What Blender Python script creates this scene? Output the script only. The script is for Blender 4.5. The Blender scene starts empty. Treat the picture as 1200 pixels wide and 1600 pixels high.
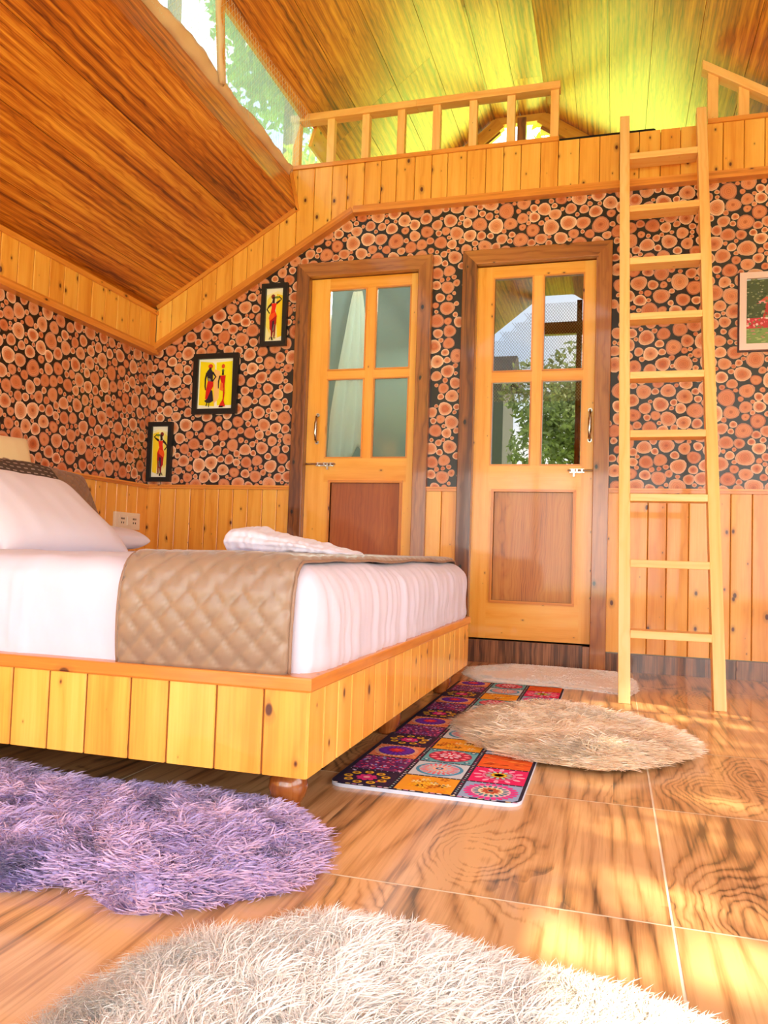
import bpy, math, random
import numpy as np
from mathutils import Vector, Matrix, noise
random.seed(7); np.random.seed(7)
scn = bpy.context.scene
COL = scn.collection

# ------------------------------------------------------------------ camera
cam_d = bpy.data.cameras.new('camera'); cam = bpy.data.objects.new('camera', cam_d); COL.objects.link(cam)
cam_d.sensor_fit = 'VERTICAL'; cam_d.sensor_height = 36; cam_d.lens = 1234.6 / 1600 * 36; cam_d.clip_start = .02
RM = ((0.96, -0.27948, -0.01683), (0.27807, 0.95872, -0.05938), (0.03274, 0.05232, 0.99809))   # columns right, forward, up
m = Matrix(((RM[0][0], RM[0][2], -RM[0][1], 0), (RM[1][0], RM[1][2], -RM[1][1], -4.0), (RM[2][0], RM[2][2], -RM[2][1], .528), (0, 0, 0, 1)))
cam.matrix_world = m
scn.camera = cam
# ------------------------------------------------------------------ exposure, sky, sun
scn.view_settings.view_transform = 'Standard'; scn.view_settings.look = 'None'
scn.view_settings.exposure = -0.85; scn.view_settings.gamma = 1; scn.view_settings.use_curve_mapping = False
SKY = 6.5
SUN_E = 30.0
SUN_DIR = Vector((-0.80, 0.30, -0.56))     # direction the light travels
world = bpy.data.worlds.new('sky'); scn.world = world; world.use_nodes = True
wn = world.node_tree; wn.nodes.clear()
def wnode(t, **k):
    n = wn.nodes.new(t)
    for a, b in k.items(): setattr(n, a, b)
    return n
tc = wnode('ShaderNodeTexCoord'); sep = wnode('ShaderNodeSeparateXYZ'); wn.links.new(tc.outputs['Generated'], sep.inputs[0])
r1 = wnode('ShaderNodeValToRGB'); wn.links.new(sep.outputs[2], r1.inputs[0])
r1.color_ramp.elements[0].position = 0; r1.color_ramp.elements[0].color = (.85, .92, 1, 1)
r1.color_ramp.elements[1].position = .75; r1.color_ramp.elements[1].color = (.36, .62, 1, 1)
nz = wnode('ShaderNodeTexNoise'); nz.inputs['Scale'].default_value = 3.5; nz.inputs['Detail'].default_value = 6
wn.links.new(tc.outputs['Generated'], nz.inputs['Vector'])
r2 = wnode('ShaderNodeValToRGB'); wn.links.new(nz.outputs[0], r2.inputs[0]); r2.color_ramp.elements[0].position = .42; r2.color_ramp.elements[1].position = .6
mx = wnode('ShaderNodeMixRGB'); wn.links.new(r2.outputs[0], mx.inputs[0]); wn.links.new(r1.outputs[0], mx.inputs[1]); mx.inputs[2].default_value = (1.15, 1.1, 1.05, 1)
bg = wnode('ShaderNodeBackground'); bg.inputs[1].default_value = SKY; wn.links.new(mx.outputs[0], bg.inputs[0])
wo = wnode('ShaderNodeOutputWorld'); wn.links.new(bg.outputs[0], wo.inputs[0])
sd = bpy.data.lights.new('sun', 'SUN'); sun = bpy.data.objects.new('sun', sd); COL.objects.link(sun)
sd.energy = SUN_E; sd.color = (1, .86, .55); sd.angle = .012
sun.rotation_euler = SUN_DIR.to_track_quat('-Z', 'Y').to_euler()
def area(name, loc, toward, sx, sy, energy, color=(1, 1, 1), portal=False, spread=math.pi):
    d = bpy.data.lights.new(name, 'AREA'); o = bpy.data.objects.new(name, d); COL.objects.link(o)
    d.shape = 'RECTANGLE'; d.size = sx; d.size_y = sy; d.energy = energy; d.color = color; d.spread = spread
    d.cycles.is_portal = portal
    o.location = loc; o.rotation_euler = (Vector(toward)).to_track_quat('-Z', 'Y').to_euler()
    return o
area('daylight_portal_rear', (-.3, -5.3, 1.6), (0, 1, 0), 4.4, 3.0, 1, portal=True)
area('daylight_portal_right', (2.05, -3.2, 1.0), (-1, 0, 0), 3.4, 1.6, 1, portal=True)
# area lights added at rear and side, standing in for daylight off the garden
area('daylight_fill_rear', (-.3, -5.45, .85), (.0, 1, .12), 4.2, 1.4, 140, (1, .97, .93))
area('daylight_fill_side', (2.3, -3.2, 1.3), (-1, .25, .1), 3.2, 1.5, 70, (1, .97, .93))
area('bathroom_fill', (-1.3, .8, 2.2), (0, -.5, -1), .3, .3, 32, (.93, 1, .96))  # added fill behind the doors, brightens the towel; no actual fitting here
# added yellow-green fill standing in for sunlit garden bounce, tints the loft ceiling
area('garden_bounce_fill', (-.2, 3.3, 2.1), (0, -.85, .45), 4.4, 2.0, 250, (.86, 1, .16))

# ------------------------------------------------------------------ material helpers
def srgb(h):
    if isinstance(h, str):
        h = h.lstrip('#'); v = [int(h[i:i+2], 16)/255 for i in (0, 2, 4)]
    else: v = h
    return tuple((c/12.92 if c <= .04045 else ((c+.055)/1.055)**2.4) for c in v)
class NT:
    def __init__(s, name):
        s.m = bpy.data.materials.new(name); s.m.use_nodes = True; s.t = s.m.node_tree
        s.t.nodes.clear(); s.out = s.n('ShaderNodeOutputMaterial'); s.b = s.n('ShaderNodeBsdfPrincipled'); s.l(s.b.outputs[0], s.out.inputs[0])
    def n(s, t, **k):
        n = s.t.nodes.new(t)
        for a, b in k.items(): setattr(n, a, b)
        return n
    def l(s, a, b): s.t.links.new(a, b)
    def put(s, sock, v):
        if isinstance(v, bpy.types.NodeSocket): s.l(v, sock)
        else: sock.default_value = v
    def math(s, op, a, b=None, c=None, clamp=False):
        n = s.n('ShaderNodeMath', operation=op, use_clamp=clamp); s.put(n.inputs[0], a)
        if b is not None: s.put(n.inputs[1], b)
        if c is not None: s.put(n.inputs[2], c)
        return n.outputs[0]
    def comb(s, x, y, z=0.0):
        n = s.n('ShaderNodeCombineXYZ'); s.put(n.inputs[0], x); s.put(n.inputs[1], y); s.put(n.inputs[2], z); return n.outputs[0]
    def sepx(s, v):
        n = s.n('ShaderNodeSeparateXYZ'); s.l(v, n.inputs[0]); return n.outputs
    def noise(s, v, scale=1, detail=4, rough=.5, dist=0):
        n = s.n('ShaderNodeTexNoise'); s.l(v, n.inputs['Vector']); n.inputs['Scale'].default_value = scale
        n.inputs['Detail'].default_value = detail; n.inputs['Roughness'].default_value = rough; n.inputs['Distortion'].default_value = dist
        return n.outputs
    def ramp(s, v, stops, interp='LINEAR'):
        n = s.n('ShaderNodeValToRGB'); s.put(n.inputs[0], v); e = n.color_ramp.elements; n.color_ramp.interpolation = interp
        while len(e) < len(stops): e.new(.5)
        for i, (p, c) in enumerate(stops):
            e[i].position = p; e[i].color = (c[0], c[1], c[2], 1) if not isinstance(c, (int, float)) else (c, c, c, 1)
        return n.outputs[0]
    def mix(s, f, a, b, blend='MIX'):
        n = s.n('ShaderNodeMixRGB', blend_type=blend); s.put(n.inputs[0], f)
        for k, v in ((1, a), (2, b)):
            if isinstance(v, tuple): n.inputs[k].default_value = (v[0], v[1], v[2], 1)
            else: s.l(v, n.inputs[k])
        return n.outputs[0]
    def bump(s, h, strength=.3, dist=.002):
        n = s.n('ShaderNodeBump'); n.inputs['Strength'].default_value = strength; n.inputs['Distance'].default_value = dist
        s.l(h, n.inputs['Height']); s.l(n.outputs[0], s.b.inputs['Normal'])
    def set(s, rough=.5, coat=0, coat_rough=.1, spec=.5, metal=0, sheen=0):
        i = s.b.inputs; i['Roughness'].default_value = rough; i['Coat Weight'].default_value = coat; i['Coat Roughness'].default_value = coat_rough
        i['Specular IOR Level'].default_value = spec; i['Metallic'].default_value = metal; i['Sheen Weight'].default_value = sheen
        return s
    def uv(s):
        # metre-scaled uv, v along the grain, shifted per piece by the rnd attribute
        u = s.n('ShaderNodeUVMap'); a = s.n('ShaderNodeAttribute', attribute_name='rnd')
        x = s.n('ShaderNodeVectorMath', operation='MULTIPLY_ADD'); s.l(a.outputs['Vector'], x.inputs[0]); x.inputs[1].default_value = (7.3, 11.7, 5.1); s.l(u.outputs[0], x.inputs[2])
        o = s.sepx(x.outputs[0]); r = s.sepx(a.outputs['Vector'])
        return o[0], o[1], r
    def base(s, c): s.put(s.b.inputs['Base Color'], c if not isinstance(c, tuple) else (c[0], c[1], c[2], 1)); return s

def simple(name, color, rough=.5, **k):
    t = NT(name); t.base(color); t.set(rough=rough, **k); return t.m

def wood(name, lo, mid, hi, ring=14, amp=.35, knots=.5, knot_col='#5a2408', rough=.35, coat=.4, streak=.35, var=.25, spread=(.25, .75), vs=1.0, kscale=(13, 8), knot_size=.13, curl=0.0, ringc=.14, med=.22, cr=.06):
    t = NT(name); u, v, r = t.uv(); lo, mid, hi, kc = map(srgb, (lo, mid, hi, knot_col))
    kv = t.n('ShaderNodeTexVoronoi', voronoi_dimensions='2D'); wz = t.noise(t.comb(t.math('MULTIPLY', u, 9.0), t.math('MULTIPLY', v, 5.0)), 1, 3, .55)[1]; wp = t.n('ShaderNodeVectorMath', operation='MULTIPLY_ADD'); t.l(wz, wp.inputs[0]); wp.inputs[1].default_value = (.35, .35, 0) if curl else (.08, .08, 0); t.l(t.comb(t.math('MULTIPLY', u, kscale[0]), t.math('MULTIPLY', v, kscale[1])), wp.inputs[2]); t.l(wp.outputs[0], kv.inputs['Vector']); kv.inputs['Scale'].default_value = 1
    d = kv.outputs['Distance']; krand = t.sepx(kv.outputs['Color'])[0]
    bulge = t.math('MULTIPLY', t.math('POWER', 2.718, t.math('MULTIPLY', t.math('MULTIPLY', d, d), -16.0)), t.math('MULTIPLY', t.math('GREATER_THAN', krand, .55 if curl else .0), curl if curl else .02))
    n1 = t.noise(t.comb(t.math('MULTIPLY', u, 3.0), t.math('MULTIPLY', v, .42*vs)), 1, 2, .45)[0]
    phase = t.math('ADD', t.math('ADD', t.math('MULTIPLY', u, ring), t.math('MULTIPLY', n1, ring*amp)), t.math('MULTIPLY', bulge, ring*.7))
    rg = t.math('FRACT', phase)
    saw = t.math('MULTIPLY', t.math('SUBTRACT', 1.0, rg), rg); saw = t.math('MULTIPLY', saw, 4.0)      # soft ring
    fine = t.noise(t.comb(t.math('MULTIPLY', u, 170.0), t.math('MULTIPLY', v, 5.0)), 1, 3, .6)[0]
    broad = t.noise(t.comb(t.math('MULTIPLY', u, 9.0), t.math('MULTIPLY', v, .9*vs)), 1, 4, .55)[0]
    f = t.math('ADD', t.math('MULTIPLY', saw, ringc), t.math('MULTIPLY', broad, .75))
    midn = t.noise(t.comb(t.math('MULTIPLY', u, 42.0), t.math('MULTIPLY', v, .8)), 1, 3, .55)[0]
    f = t.math('ADD', f, t.math('MULTIPLY', t.math('SUBTRACT', fine, .5), streak)); f = t.math('ADD', f, t.math('MULTIPLY', t.math('SUBTRACT', midn, .5), med))
    f = t.math('ADD', f, t.math('MULTIPLY', t.math('SUBTRACT', r[0], .5), var))
    c = t.ramp(f, [(spread[0], lo), ((spread[0]+spread[1])/2, mid), (spread[1], hi)])
    if knots > 0:
        sz = t.math('MULTIPLY', t.math('SUBTRACT', krand, 1-knots), knot_size/knots)
        k = t.math('MULTIPLY', t.math('SUBTRACT', sz, d), 22.0, clamp=True)
        halo = t.math('MULTIPLY', t.math('SUBTRACT', t.math('MULTIPLY', sz, 2.2), d), 9.0, clamp=True)
        c = t.mix(t.math('MULTIPLY', halo, .35), c, tuple(x*.8+y*.2 for x, y in zip(kc, mid)))
        c = t.mix(k, c, kc)
    t.base(c); t.set(rough=rough, coat=coat, coat_rough=cr)
    t.bump(fine, .08, .001)
    return t.m

M = {}
M['pine'] = wood('pine_boards', '#e49330', '#f6b048', '#fbc45e', knots=.55, coat=.35, rough=.38)
M['pine_light'] = wood('pine_pale', '#f4b060', '#fcc67a', '#ffd898', knots=.18, coat=.1, rough=.45, ring=30, knot_size=.05, streak=.2)
M['pine_door'] = wood('pine_door', '#ee9c2c', '#fbb347', '#fec55c', knots=.3, coat=.45, rough=.3, knot_size=.07)
M['pine_trim'] = wood('pine_moulding', '#cc7826', '#e69236', '#f5aa4c', knots=.1, coat=.4, rough=.35)
M['frame_dark'] = wood('door_frame_wood', '#5e2e0c', '#a05e26', '#c07c38', knots=.25, knot_col='#1c0c04', coat=.6, rough=.3, ring=25)
M['door_panel'] = wood('veneer_panel', '#8a3c12', '#a8541c', '#bd6a28', knots=0, coat=.3, rough=.4, ring=40, streak=.7, spread=(.15, .9))
M['door_panel2'] = wood('veneer_panel_figured', '#7c3c10', '#c0742a', '#d08c3a', knots=0, coat=.3, rough=.4, ring=55, amp=.9, streak=.5, med=.5, spread=(.25, .7))
M['ceil'] = wood('ceiling_laminate', '#6a2a06', '#c66c16', '#f4a83a', knots=0, coat=1.0, rough=.4, ring=24, amp=.20, ringc=.20, streak=.7, med=1.0, var=.15, spread=(.22, .80), vs=.6, cr=.27)
M['tile'] = wood('floor_tile_wood', '#5c4834', '#c2905e', '#e2b480', knots=.35, knot_col='#4a2a14', coat=.45, rough=.3, ring=20, amp=.40, ringc=.24, streak=.5, med=.6, var=.12, spread=(.26, .66), vs=1.7, kscale=(3.0, 1.9), knot_size=.07, curl=.42)
M['skirting'] = wood('skirting_tile_wood', '#4f2f1c', '#a06a44', '#c89064', knots=.2, coat=.5, rough=.3, ring=20, streak=.6, spread=(.25, .8))
M['foot'] = wood('turned_foot_wood', '#6b3010', '#9a5220', '#b8713a', knots=0, coat=.8, rough=.25)
M['black'] = simple('black_frame', srgb('#0a0908'), .35)
M['grout'] = simple('grout', srgb('#f4e6cc'), .8)
M['dark_gap'] = simple('dark_gap', srgb('#8a4a14'), .8)
M['gap_pale'] = simple('pale_groove', srgb('#ffd060'), .6)  # pale yellow colour of the grooves between boards
M['plaster'] = simple('plaster', srgb('#c9c0ae'), .8)
M['bathroom'] = simple('bathroom_wall', srgb('#76867a'), .6)
M['white_pl'] = simple('cream_plastic', srgb('#f3e6cf'), .35)
M['dark_slot'] = simple('socket_slot', srgb('#3a2a20'), .6)
M['chrome'] = simple('chrome', (.55, .53, .5), .22, metal=1)
M['screw'] = simple('screw_metal', (.3, .25, .2), .4, metal=1)
M['quilt_edge'] = simple('brown_binding', srgb('#94735e'), .5)
M['dark_fabric'] = simple('black_foam', srgb('#141210'), .8)
M['net'] = simple('white_net', srgb('#dfe6dc'), .6)

def cloth(name, c, c2, scale=90, rough=.7, sheen=.2, bump=.15, spec=.3):
    t = NT(name); o = t.n('ShaderNodeTexCoord'); n = t.noise(o.outputs['Object'], scale, 3, .6)[0]; n2 = t.noise(o.outputs['Object'], 6, 3, .5)[0]
    t.base(t.mix(n2, srgb(c), srgb(c2))); t.set(rough=rough, sheen=sheen, spec=spec); t.bump(n, bump, .001); return t.m
M['sheet'] = cloth('white_sheet', '#cfc8da', '#dcd4e4')
M['pillow'] = cloth('white_pillowcase', '#e0dce8', '#e9e4ee')
M['duvet'] = cloth('white_duvet', '#e0def0', '#ecebf6')
M['runner'] = cloth('tan_satin', '#8c705a', '#9a7e68', rough=.34, sheen=.3, spec=.6, bump=.05)
M['quilt'] = cloth('brown_quilt', '#8a6850', '#9a765c', rough=.5, bump=.05)
M['cream'] = cloth('cream_velvet', '#e8cd94', '#f0dcae')
M['towel'] = cloth('white_towel', '#ffffff', '#f4f6f2', bump=.4)
def add_translucent(mat, f):
    nt = mat.node_tree; out = next(n for n in nt.nodes if n.type == 'OUTPUT_MATERIAL'); b = next(n for n in nt.nodes if n.type == 'BSDF_PRINCIPLED')
    tl = nt.nodes.new('ShaderNodeBsdfTranslucent'); tl.inputs[0].default_value = (.95, .97, .93, 1); m_ = nt.nodes.new('ShaderNodeMixShader'); m_.inputs[0].default_value = f
    nt.links.new(b.outputs[0], m_.inputs[1]); nt.links.new(tl.outputs[0], m_.inputs[2]); nt.links.new(m_.outputs[0], out.inputs[0])
add_translucent(M['towel'], .5)
M['lace'] = cloth('beige_lace', '#d8b08a', '#efcfae', scale=300, bump=.6)
def knit():
    t = NT('grey_stitched_knit'); u, v, r = t.uv()
    a = t.math('FRACT', t.math('MULTIPLY', u, 28.0)); row = t.math('FRACT', t.math('MULTIPLY', v, 42.0))
    s1 = t.math('GREATER_THAN', a, .45); s2 = t.math('LESS_THAN', t.math('ABSOLUTE', t.math('SUBTRACT', row, .5)), .13)
    t.base(t.mix(t.math('MULTIPLY', s1, s2), srgb('#4e4038'), srgb('#a8988c'))); t.set(rough=.8); return t.m
M['knit'] = knit()

def attr_mat(name, rough=.6, attr='Col', spec=.4, coat=0, sheen=0, tr=False):
    t = NT(name); a = t.n('ShaderNodeAttribute', attribute_name=attr); t.l(a.outputs['Color'], t.b.inputs['Base Color']); t.set(rough=rough, spec=spec, coat=coat, sheen=sheen); return t.m
M['print'] = attr_mat('printed_picture', .5)
M['mat_print'] = attr_mat('printed_mat', .75)
M['fur'] = attr_mat('fur', .6, spec=.25, sheen=.3)
def fur_tr():
    nt = M['fur'].node_tree; out = next(n for n in nt.nodes if n.type == 'OUTPUT_MATERIAL'); b = next(n for n in nt.nodes if n.type == 'BSDF_PRINCIPLED'); a = next(n for n in nt.nodes if n.type == 'ATTRIBUTE')
    tl = nt.nodes.new('ShaderNodeBsdfTranslucent'); nt.links.new(a.outputs['Color'], tl.inputs[0]); m_ = nt.nodes.new('ShaderNodeMixShader'); m_.inputs[0].default_value = .08
    nt.links.new(b.outputs[0], m_.inputs[1]); nt.links.new(tl.outputs[0], m_.inputs[2]); nt.links.new(m_.outputs[0], out.inputs[0])
fur_tr()
M['wallpaper_bg'] = simple('wallpaper_black', srgb('#170c0a'), .35, coat=.2)
def logmat():
    t = NT('wallpaper_log_slices'); u = t.n('ShaderNodeUVMap'); a = t.n('ShaderNodeAttribute', attribute_name='rnd'); r = t.sepx(a.outputs['Vector'])
    q = t.sepx(u.outputs[0])                      # uv = local disc coordinates -1..1
    off = t.n('ShaderNodeVectorMath', operation='MULTIPLY_ADD'); t.l(a.outputs['Vector'], off.inputs[0]); off.inputs[1].default_value = (31, 17, 9); t.l(u.outputs[0], off.inputs[2])
    n = t.noise(off.outputs[0], 1.6, 3, .6)[0]; nf = t.noise(off.outputs[0], 6, 4, .7)[0]
    rad = t.math('SQRT', t.math('ADD', t.math('MULTIPLY', q[0], q[0]), t.math('MULTIPLY', q[1], q[1])))
    rr = t.math('ADD', rad, t.math('MULTIPLY', t.math('SUBTRACT', n, .5), .35))
    rings = t.math('SINE', t.math('MULTIPLY', rr, 32.0))
    A = t.mix(r[0], srgb('#d26a34'), srgb('#f0a06a')); B = t.mix(r[1], srgb('#e29468'), srgb('#fac9a0'))
    core = t.mix(r[2], srgb('#a84a22'), srgb('#e28a50'))
    c = t.mix(t.ramp(rr, [(.45, 0.0), (.8, 1.0)]), A, B)
    c = t.mix(t.ramp(rr, [(.05, 1.0), (.35, 0.0)]), c, core)
    c = t.mix(t.math('MULTIPLY', t.math('ADD', t.math('MULTIPLY', rings, .5), .5), .30), c, srgb('#9a4020'))
    c = t.mix(t.math('MULTIPLY', nf, .25), c, srgb('#a84a28'))
    c = t.mix(t.ramp(rad, [(.78, 0.0), (.93, 1.0)]), c, t.mix(r[1], srgb('#a85638'), srgb('#ffd9bb')))
    t.base(c); t.set(rough=.42, coat=.15); return t.m
M['logs'] = logmat()
def glassy(name, tint, refl, rough=.02, trans=.0, trans_col=(1, 1, 1)):
    t = NT(name); t.t.nodes.remove(t.b)
    tr = t.n('ShaderNodeBsdfTransparent'); tr.inputs[0].default_value = (*tint, 1)
    g = t.n('ShaderNodeBsdfGlossy'); g.inputs['Roughness'].default_value = rough
    fr = t.n('ShaderNodeFresnel'); fr.inputs[0].default_value = 1.5
    f = t.math('ADD', fr.outputs[0], refl, clamp=True)
    base = tr.outputs[0]
    if trans > 0:
        d = t.n('ShaderNodeBsdfDiffuse'); d.inputs[0].default_value = (*trans_col, 1); tl = t.n('ShaderNodeBsdfTranslucent'); tl.inputs[0].default_value = (*trans_col, 1)
        mm = t.n('ShaderNodeMixShader'); mm.inputs[0].default_value = .6; t.l(d.outputs[0], mm.inputs[1]); t.l(tl.outputs[0], mm.inputs[2])
        m2 = t.n('ShaderNodeMixShader'); m2.inputs[0].default_value = trans; t.l(base, m2.inputs[1]); t.l(mm.outputs[0], m2.inputs[2]); base = m2.outputs[0]
    m3 = t.n('ShaderNodeMixShader'); t.l(f, m3.inputs[0]); t.l(base, m3.inputs[1]); t.l(g.outputs[0], m3.inputs[2]); t.l(m3.outputs[0], t.out.inputs[0])
    return t.m
M['glass_door1'] = glassy('frosted_pane', (.86, .91, .87), .0, .08, .10, (.45, .55, .48))
M['glass_door2'] = glassy('reflective_pane', (.35, .38, .38), .26, .0)
M['glass_clear'] = glassy('clear_pane', (.95, 1, .95), .0)
M['glass_frost'] = glassy('frosted_clerestory', (.50, .55, .56), .0, .2, .36, (.58, .70, .66))
def leaf(name, c1, c2):
    t = NT(name); a = t.n('ShaderNodeAttribute', attribute_name='Col'); g = t.sepx(a.outputs['Vector'])[0]
    c = t.mix(g, srgb(c1), srgb(c2)); t.base(c); t.set(rough=.5)
    tl = t.n('ShaderNodeBsdfTranslucent'); t.l(c, tl.inputs[0]); m = t.n('ShaderNodeMixShader'); m.inputs[0].default_value = .45
    t.l(t.b.outputs[0], m.inputs[1]); t.l(tl.outputs[0], m.inputs[2]); t.l(m.outputs[0], t.out.inputs[0]); return t.m
M['leaf'] = leaf('leaves_yellow_green', '#b4d81c', '#f0f23c')
M['leaf2'] = leaf('leaves_green', '#5f9a2a', '#b0dc60')
M['leaf3'] = leaf('leaves_grey_green', '#7f8a58', '#c4cc94')
M['bark'] = simple('bark', srgb('#5a4430'), .9)
def grass():
    t = NT('hillside_grass'); o = t.n('ShaderNodeTexCoord'); n = t.noise(o.outputs['Object'], 1.3, 6, .65)[0]
    t.base(t.ramp(n, [(.3, srgb('#6f9a1c')), (.7, srgb('#cfe23c'))])); t.set(rough=.8); return t.m
M['grass'] = grass()

# ------------------------------------------------------------------ mesh builder
def link(o, parent=None):
    COL.objects.link(o)
    if parent is not None: o.parent = parent
    return o
def tag(o, label=None, cat=None, group=None, kind=None):
    if label: o['label'] = label
    if cat: o['category'] = cat
    if group: o['group'] = group
    if kind: o['kind'] = kind
    return o
def empty(name, loc=(0, 0, 0), rz=0, **k):
    o = bpy.data.objects.new(name, None); o.location = loc; o.rotation_euler = (0, 0, rz); link(o); o.empty_display_size = .05
    return tag(o, **k)
V3 = lambda p: np.array(p, float)
class MB:
    def __init__(s): s.v = []; s.f = []; s.uv = []; s.c = []; s.mi = []
    def quad(s, pts, uvs, col, mi=0):
        i = len(s.v); s.v += [tuple(p) for p in pts]; s.f.append(tuple(range(i, i+len(pts)))); s.uv += [tuple(u) for u in uvs]; s.c += [col]*len(pts); s.mi.append(mi)
    def hexa(s, c8, L, col=None, mi=0):
        # c8: bottom ring 4, top ring 4 ; L: unit vector of the grain
        if col is None: col = (random.random(), random.random(), random.random())
        c8 = [V3(p) for p in c8]; L = V3(L)/np.linalg.norm(L)
        for f in ((3, 2, 1, 0), (4, 5, 6, 7), (0, 1, 5, 4), (1, 2, 6, 5), (2, 3, 7, 6), (3, 0, 4, 7)):
            p = [c8[k] for k in f]; n = np.cross(p[1]-p[0], p[2]-p[0]); ln = np.linalg.norm(n)
            if ln < 1e-12: n = np.cross(p[2]-p[0], p[3]-p[0]); ln = np.linalg.norm(n)+1e-15
            n = n/ln; a = np.cross(L, n)
            if np.linalg.norm(a) < .3: a = np.cross(n, (0.3, .5, .8)); a /= np.linalg.norm(a); b = np.cross(n, a)
            else: a /= np.linalg.norm(a); b = L
            s.quad(p, [(q@a, q@b) for q in p], col, mi)
    def box(s, x0, x1, y0, y1, z0, z1, L='z', col=None, mi=0):
        s.hexa([(x0, y0, z0), (x1, y0, z0), (x1, y1, z0), (x0, y1, z0), (x0, y0, z1), (x1, y0, z1), (x1, y1, z1), (x0, y1, z1)], {'x': (1, 0, 0), 'y': (0, 1, 0), 'z': (0, 0, 1)}[L], col, mi)
    def beam(s, a, b, w, h, up=(0, 0, 1), col=None, mi=0):
        # box from a to b; w across, h along 'up'
        a = V3(a); b = V3(b); L = b-a; L /= np.linalg.norm(L); up = V3(up); side = np.cross(L, up); side /= np.linalg.norm(side); up = np.cross(side, L)
        ring = lambda p: [p-side*w/2-up*h/2, p+side*w/2-up*h/2, p+side*w/2+up*h/2, p-side*w/2+up*h/2]
        s.hexa(ring(a)+ring(b), L, col, mi)
    def poly(s, pts, col, mi=0, uvs=None): s.quad(pts, uvs or [(0, 0)]*len(pts), col, mi)
    def tube(s, pts, r, n=8, col=None, cap=True):
        if col is None: col = (random.random(),)*3
        P = [V3(p) for p in pts]; rs = r if isinstance(r, (list, tuple)) else [r]*len(P); rings = []; ln = 0
        for i, p in enumerate(P):
            t = P[min(i+1, len(P)-1)]-P[max(i-1, 0)]; t /= np.linalg.norm(t)
            a = np.cross(t, (0, 0, 1) if abs(t[2]) < .9 else (1, 0, 0)); a /= np.linalg.norm(a); b = np.cross(t, a)
            rings.append([p+rs[i]*(math.cos(2*math.pi*k/n)*a+math.sin(2*math.pi*k/n)*b) for k in range(n)])
        for i in range(len(P)-1):
            l2 = ln+np.linalg.norm(P[i+1]-P[i])
            for k in range(n):
                k2 = (k+1) % n; s.quad([rings[i][k], rings[i][k2], rings[i+1][k2], rings[i+1][k]], [(k*.01, ln), (k*.01+.01, ln), (k*.01+.01, l2), (k*.01, l2)], col)
            ln = l2
        if cap: s.quad(rings[0][::-1], [(0, 0)]*n, col); s.quad(rings[-1], [(0, 0)]*n, col)
    def lathe(s, cx, cy, prof, n=24, col=(.5, .5, .5)):
        for (r0, z0), (r1, z1) in zip(prof[:-1], prof[1:]):
            for k in range(n):
                a, b = 2*math.pi*k/n, 2*math.pi*(k+1)/n
                P = lambda r, z, t: (cx+r*math.cos(t), cy+r*math.sin(t), z)
                s.quad([P(r0, z0, a), P(r0, z0, b), P(r1, z1, b), P(r1, z1, a)], [(a*.05, z0), (b*.05, z0), (b*.05, z1), (a*.05, z1)], col)
    def build(s, name, mat, parent=None, attr='rnd', merge=False, smooth=False, bevel=0, kind=None, label=None):
        me = bpy.data.meshes.new(name); me.from_pydata(s.v, [], s.f)
        uvl = me.uv_layers.new(name='UVMap'); uvl.data.foreach_set('uv', np.array(s.uv, np.float32).ravel())
        ca = me.attributes.new(attr, 'FLOAT_COLOR', 'CORNER'); cc = np.ones((len(s.c), 4), np.float32); cc[:, :3] = np.array(s.c)[:, :3]; ca.data.foreach_set('color', cc.ravel())
        mats = mat if isinstance(mat, (list, tuple)) else [mat]
        for q in mats: me.materials.append(q)
        if len(mats) > 1: me.polygons.foreach_set('material_index', np.array(s.mi, np.int32))
        me.update()
        if merge or bevel or smooth:
            import bmesh
            bm = bmesh.new(); bm.from_mesh(me); bmesh.ops.remove_doubles(bm, verts=bm.verts, dist=1e-5); bm.to_mesh(me); bm.free()
        if smooth: me.polygons.foreach_set('use_smooth', [True]*len(me.polygons))
        o = bpy.data.objects.new(name, me); link(o, parent)
        if bevel:
            b = o.modifiers.new('bevel', 'BEVEL'); b.width = bevel; b.segments = 2; b.limit_method = 'ANGLE'; b.angle_limit = .6
        if kind: o['kind'] = kind
        if label: o['label'] = label
        return o
def local(o, parent):      # keep world coordinates when parent is an Empty away from the origin
    o.matrix_parent_inverse = Matrix.Translation(-Vector(parent.location)); return o
RND = lambda: (random.random(), random.random(), random.random())

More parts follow.
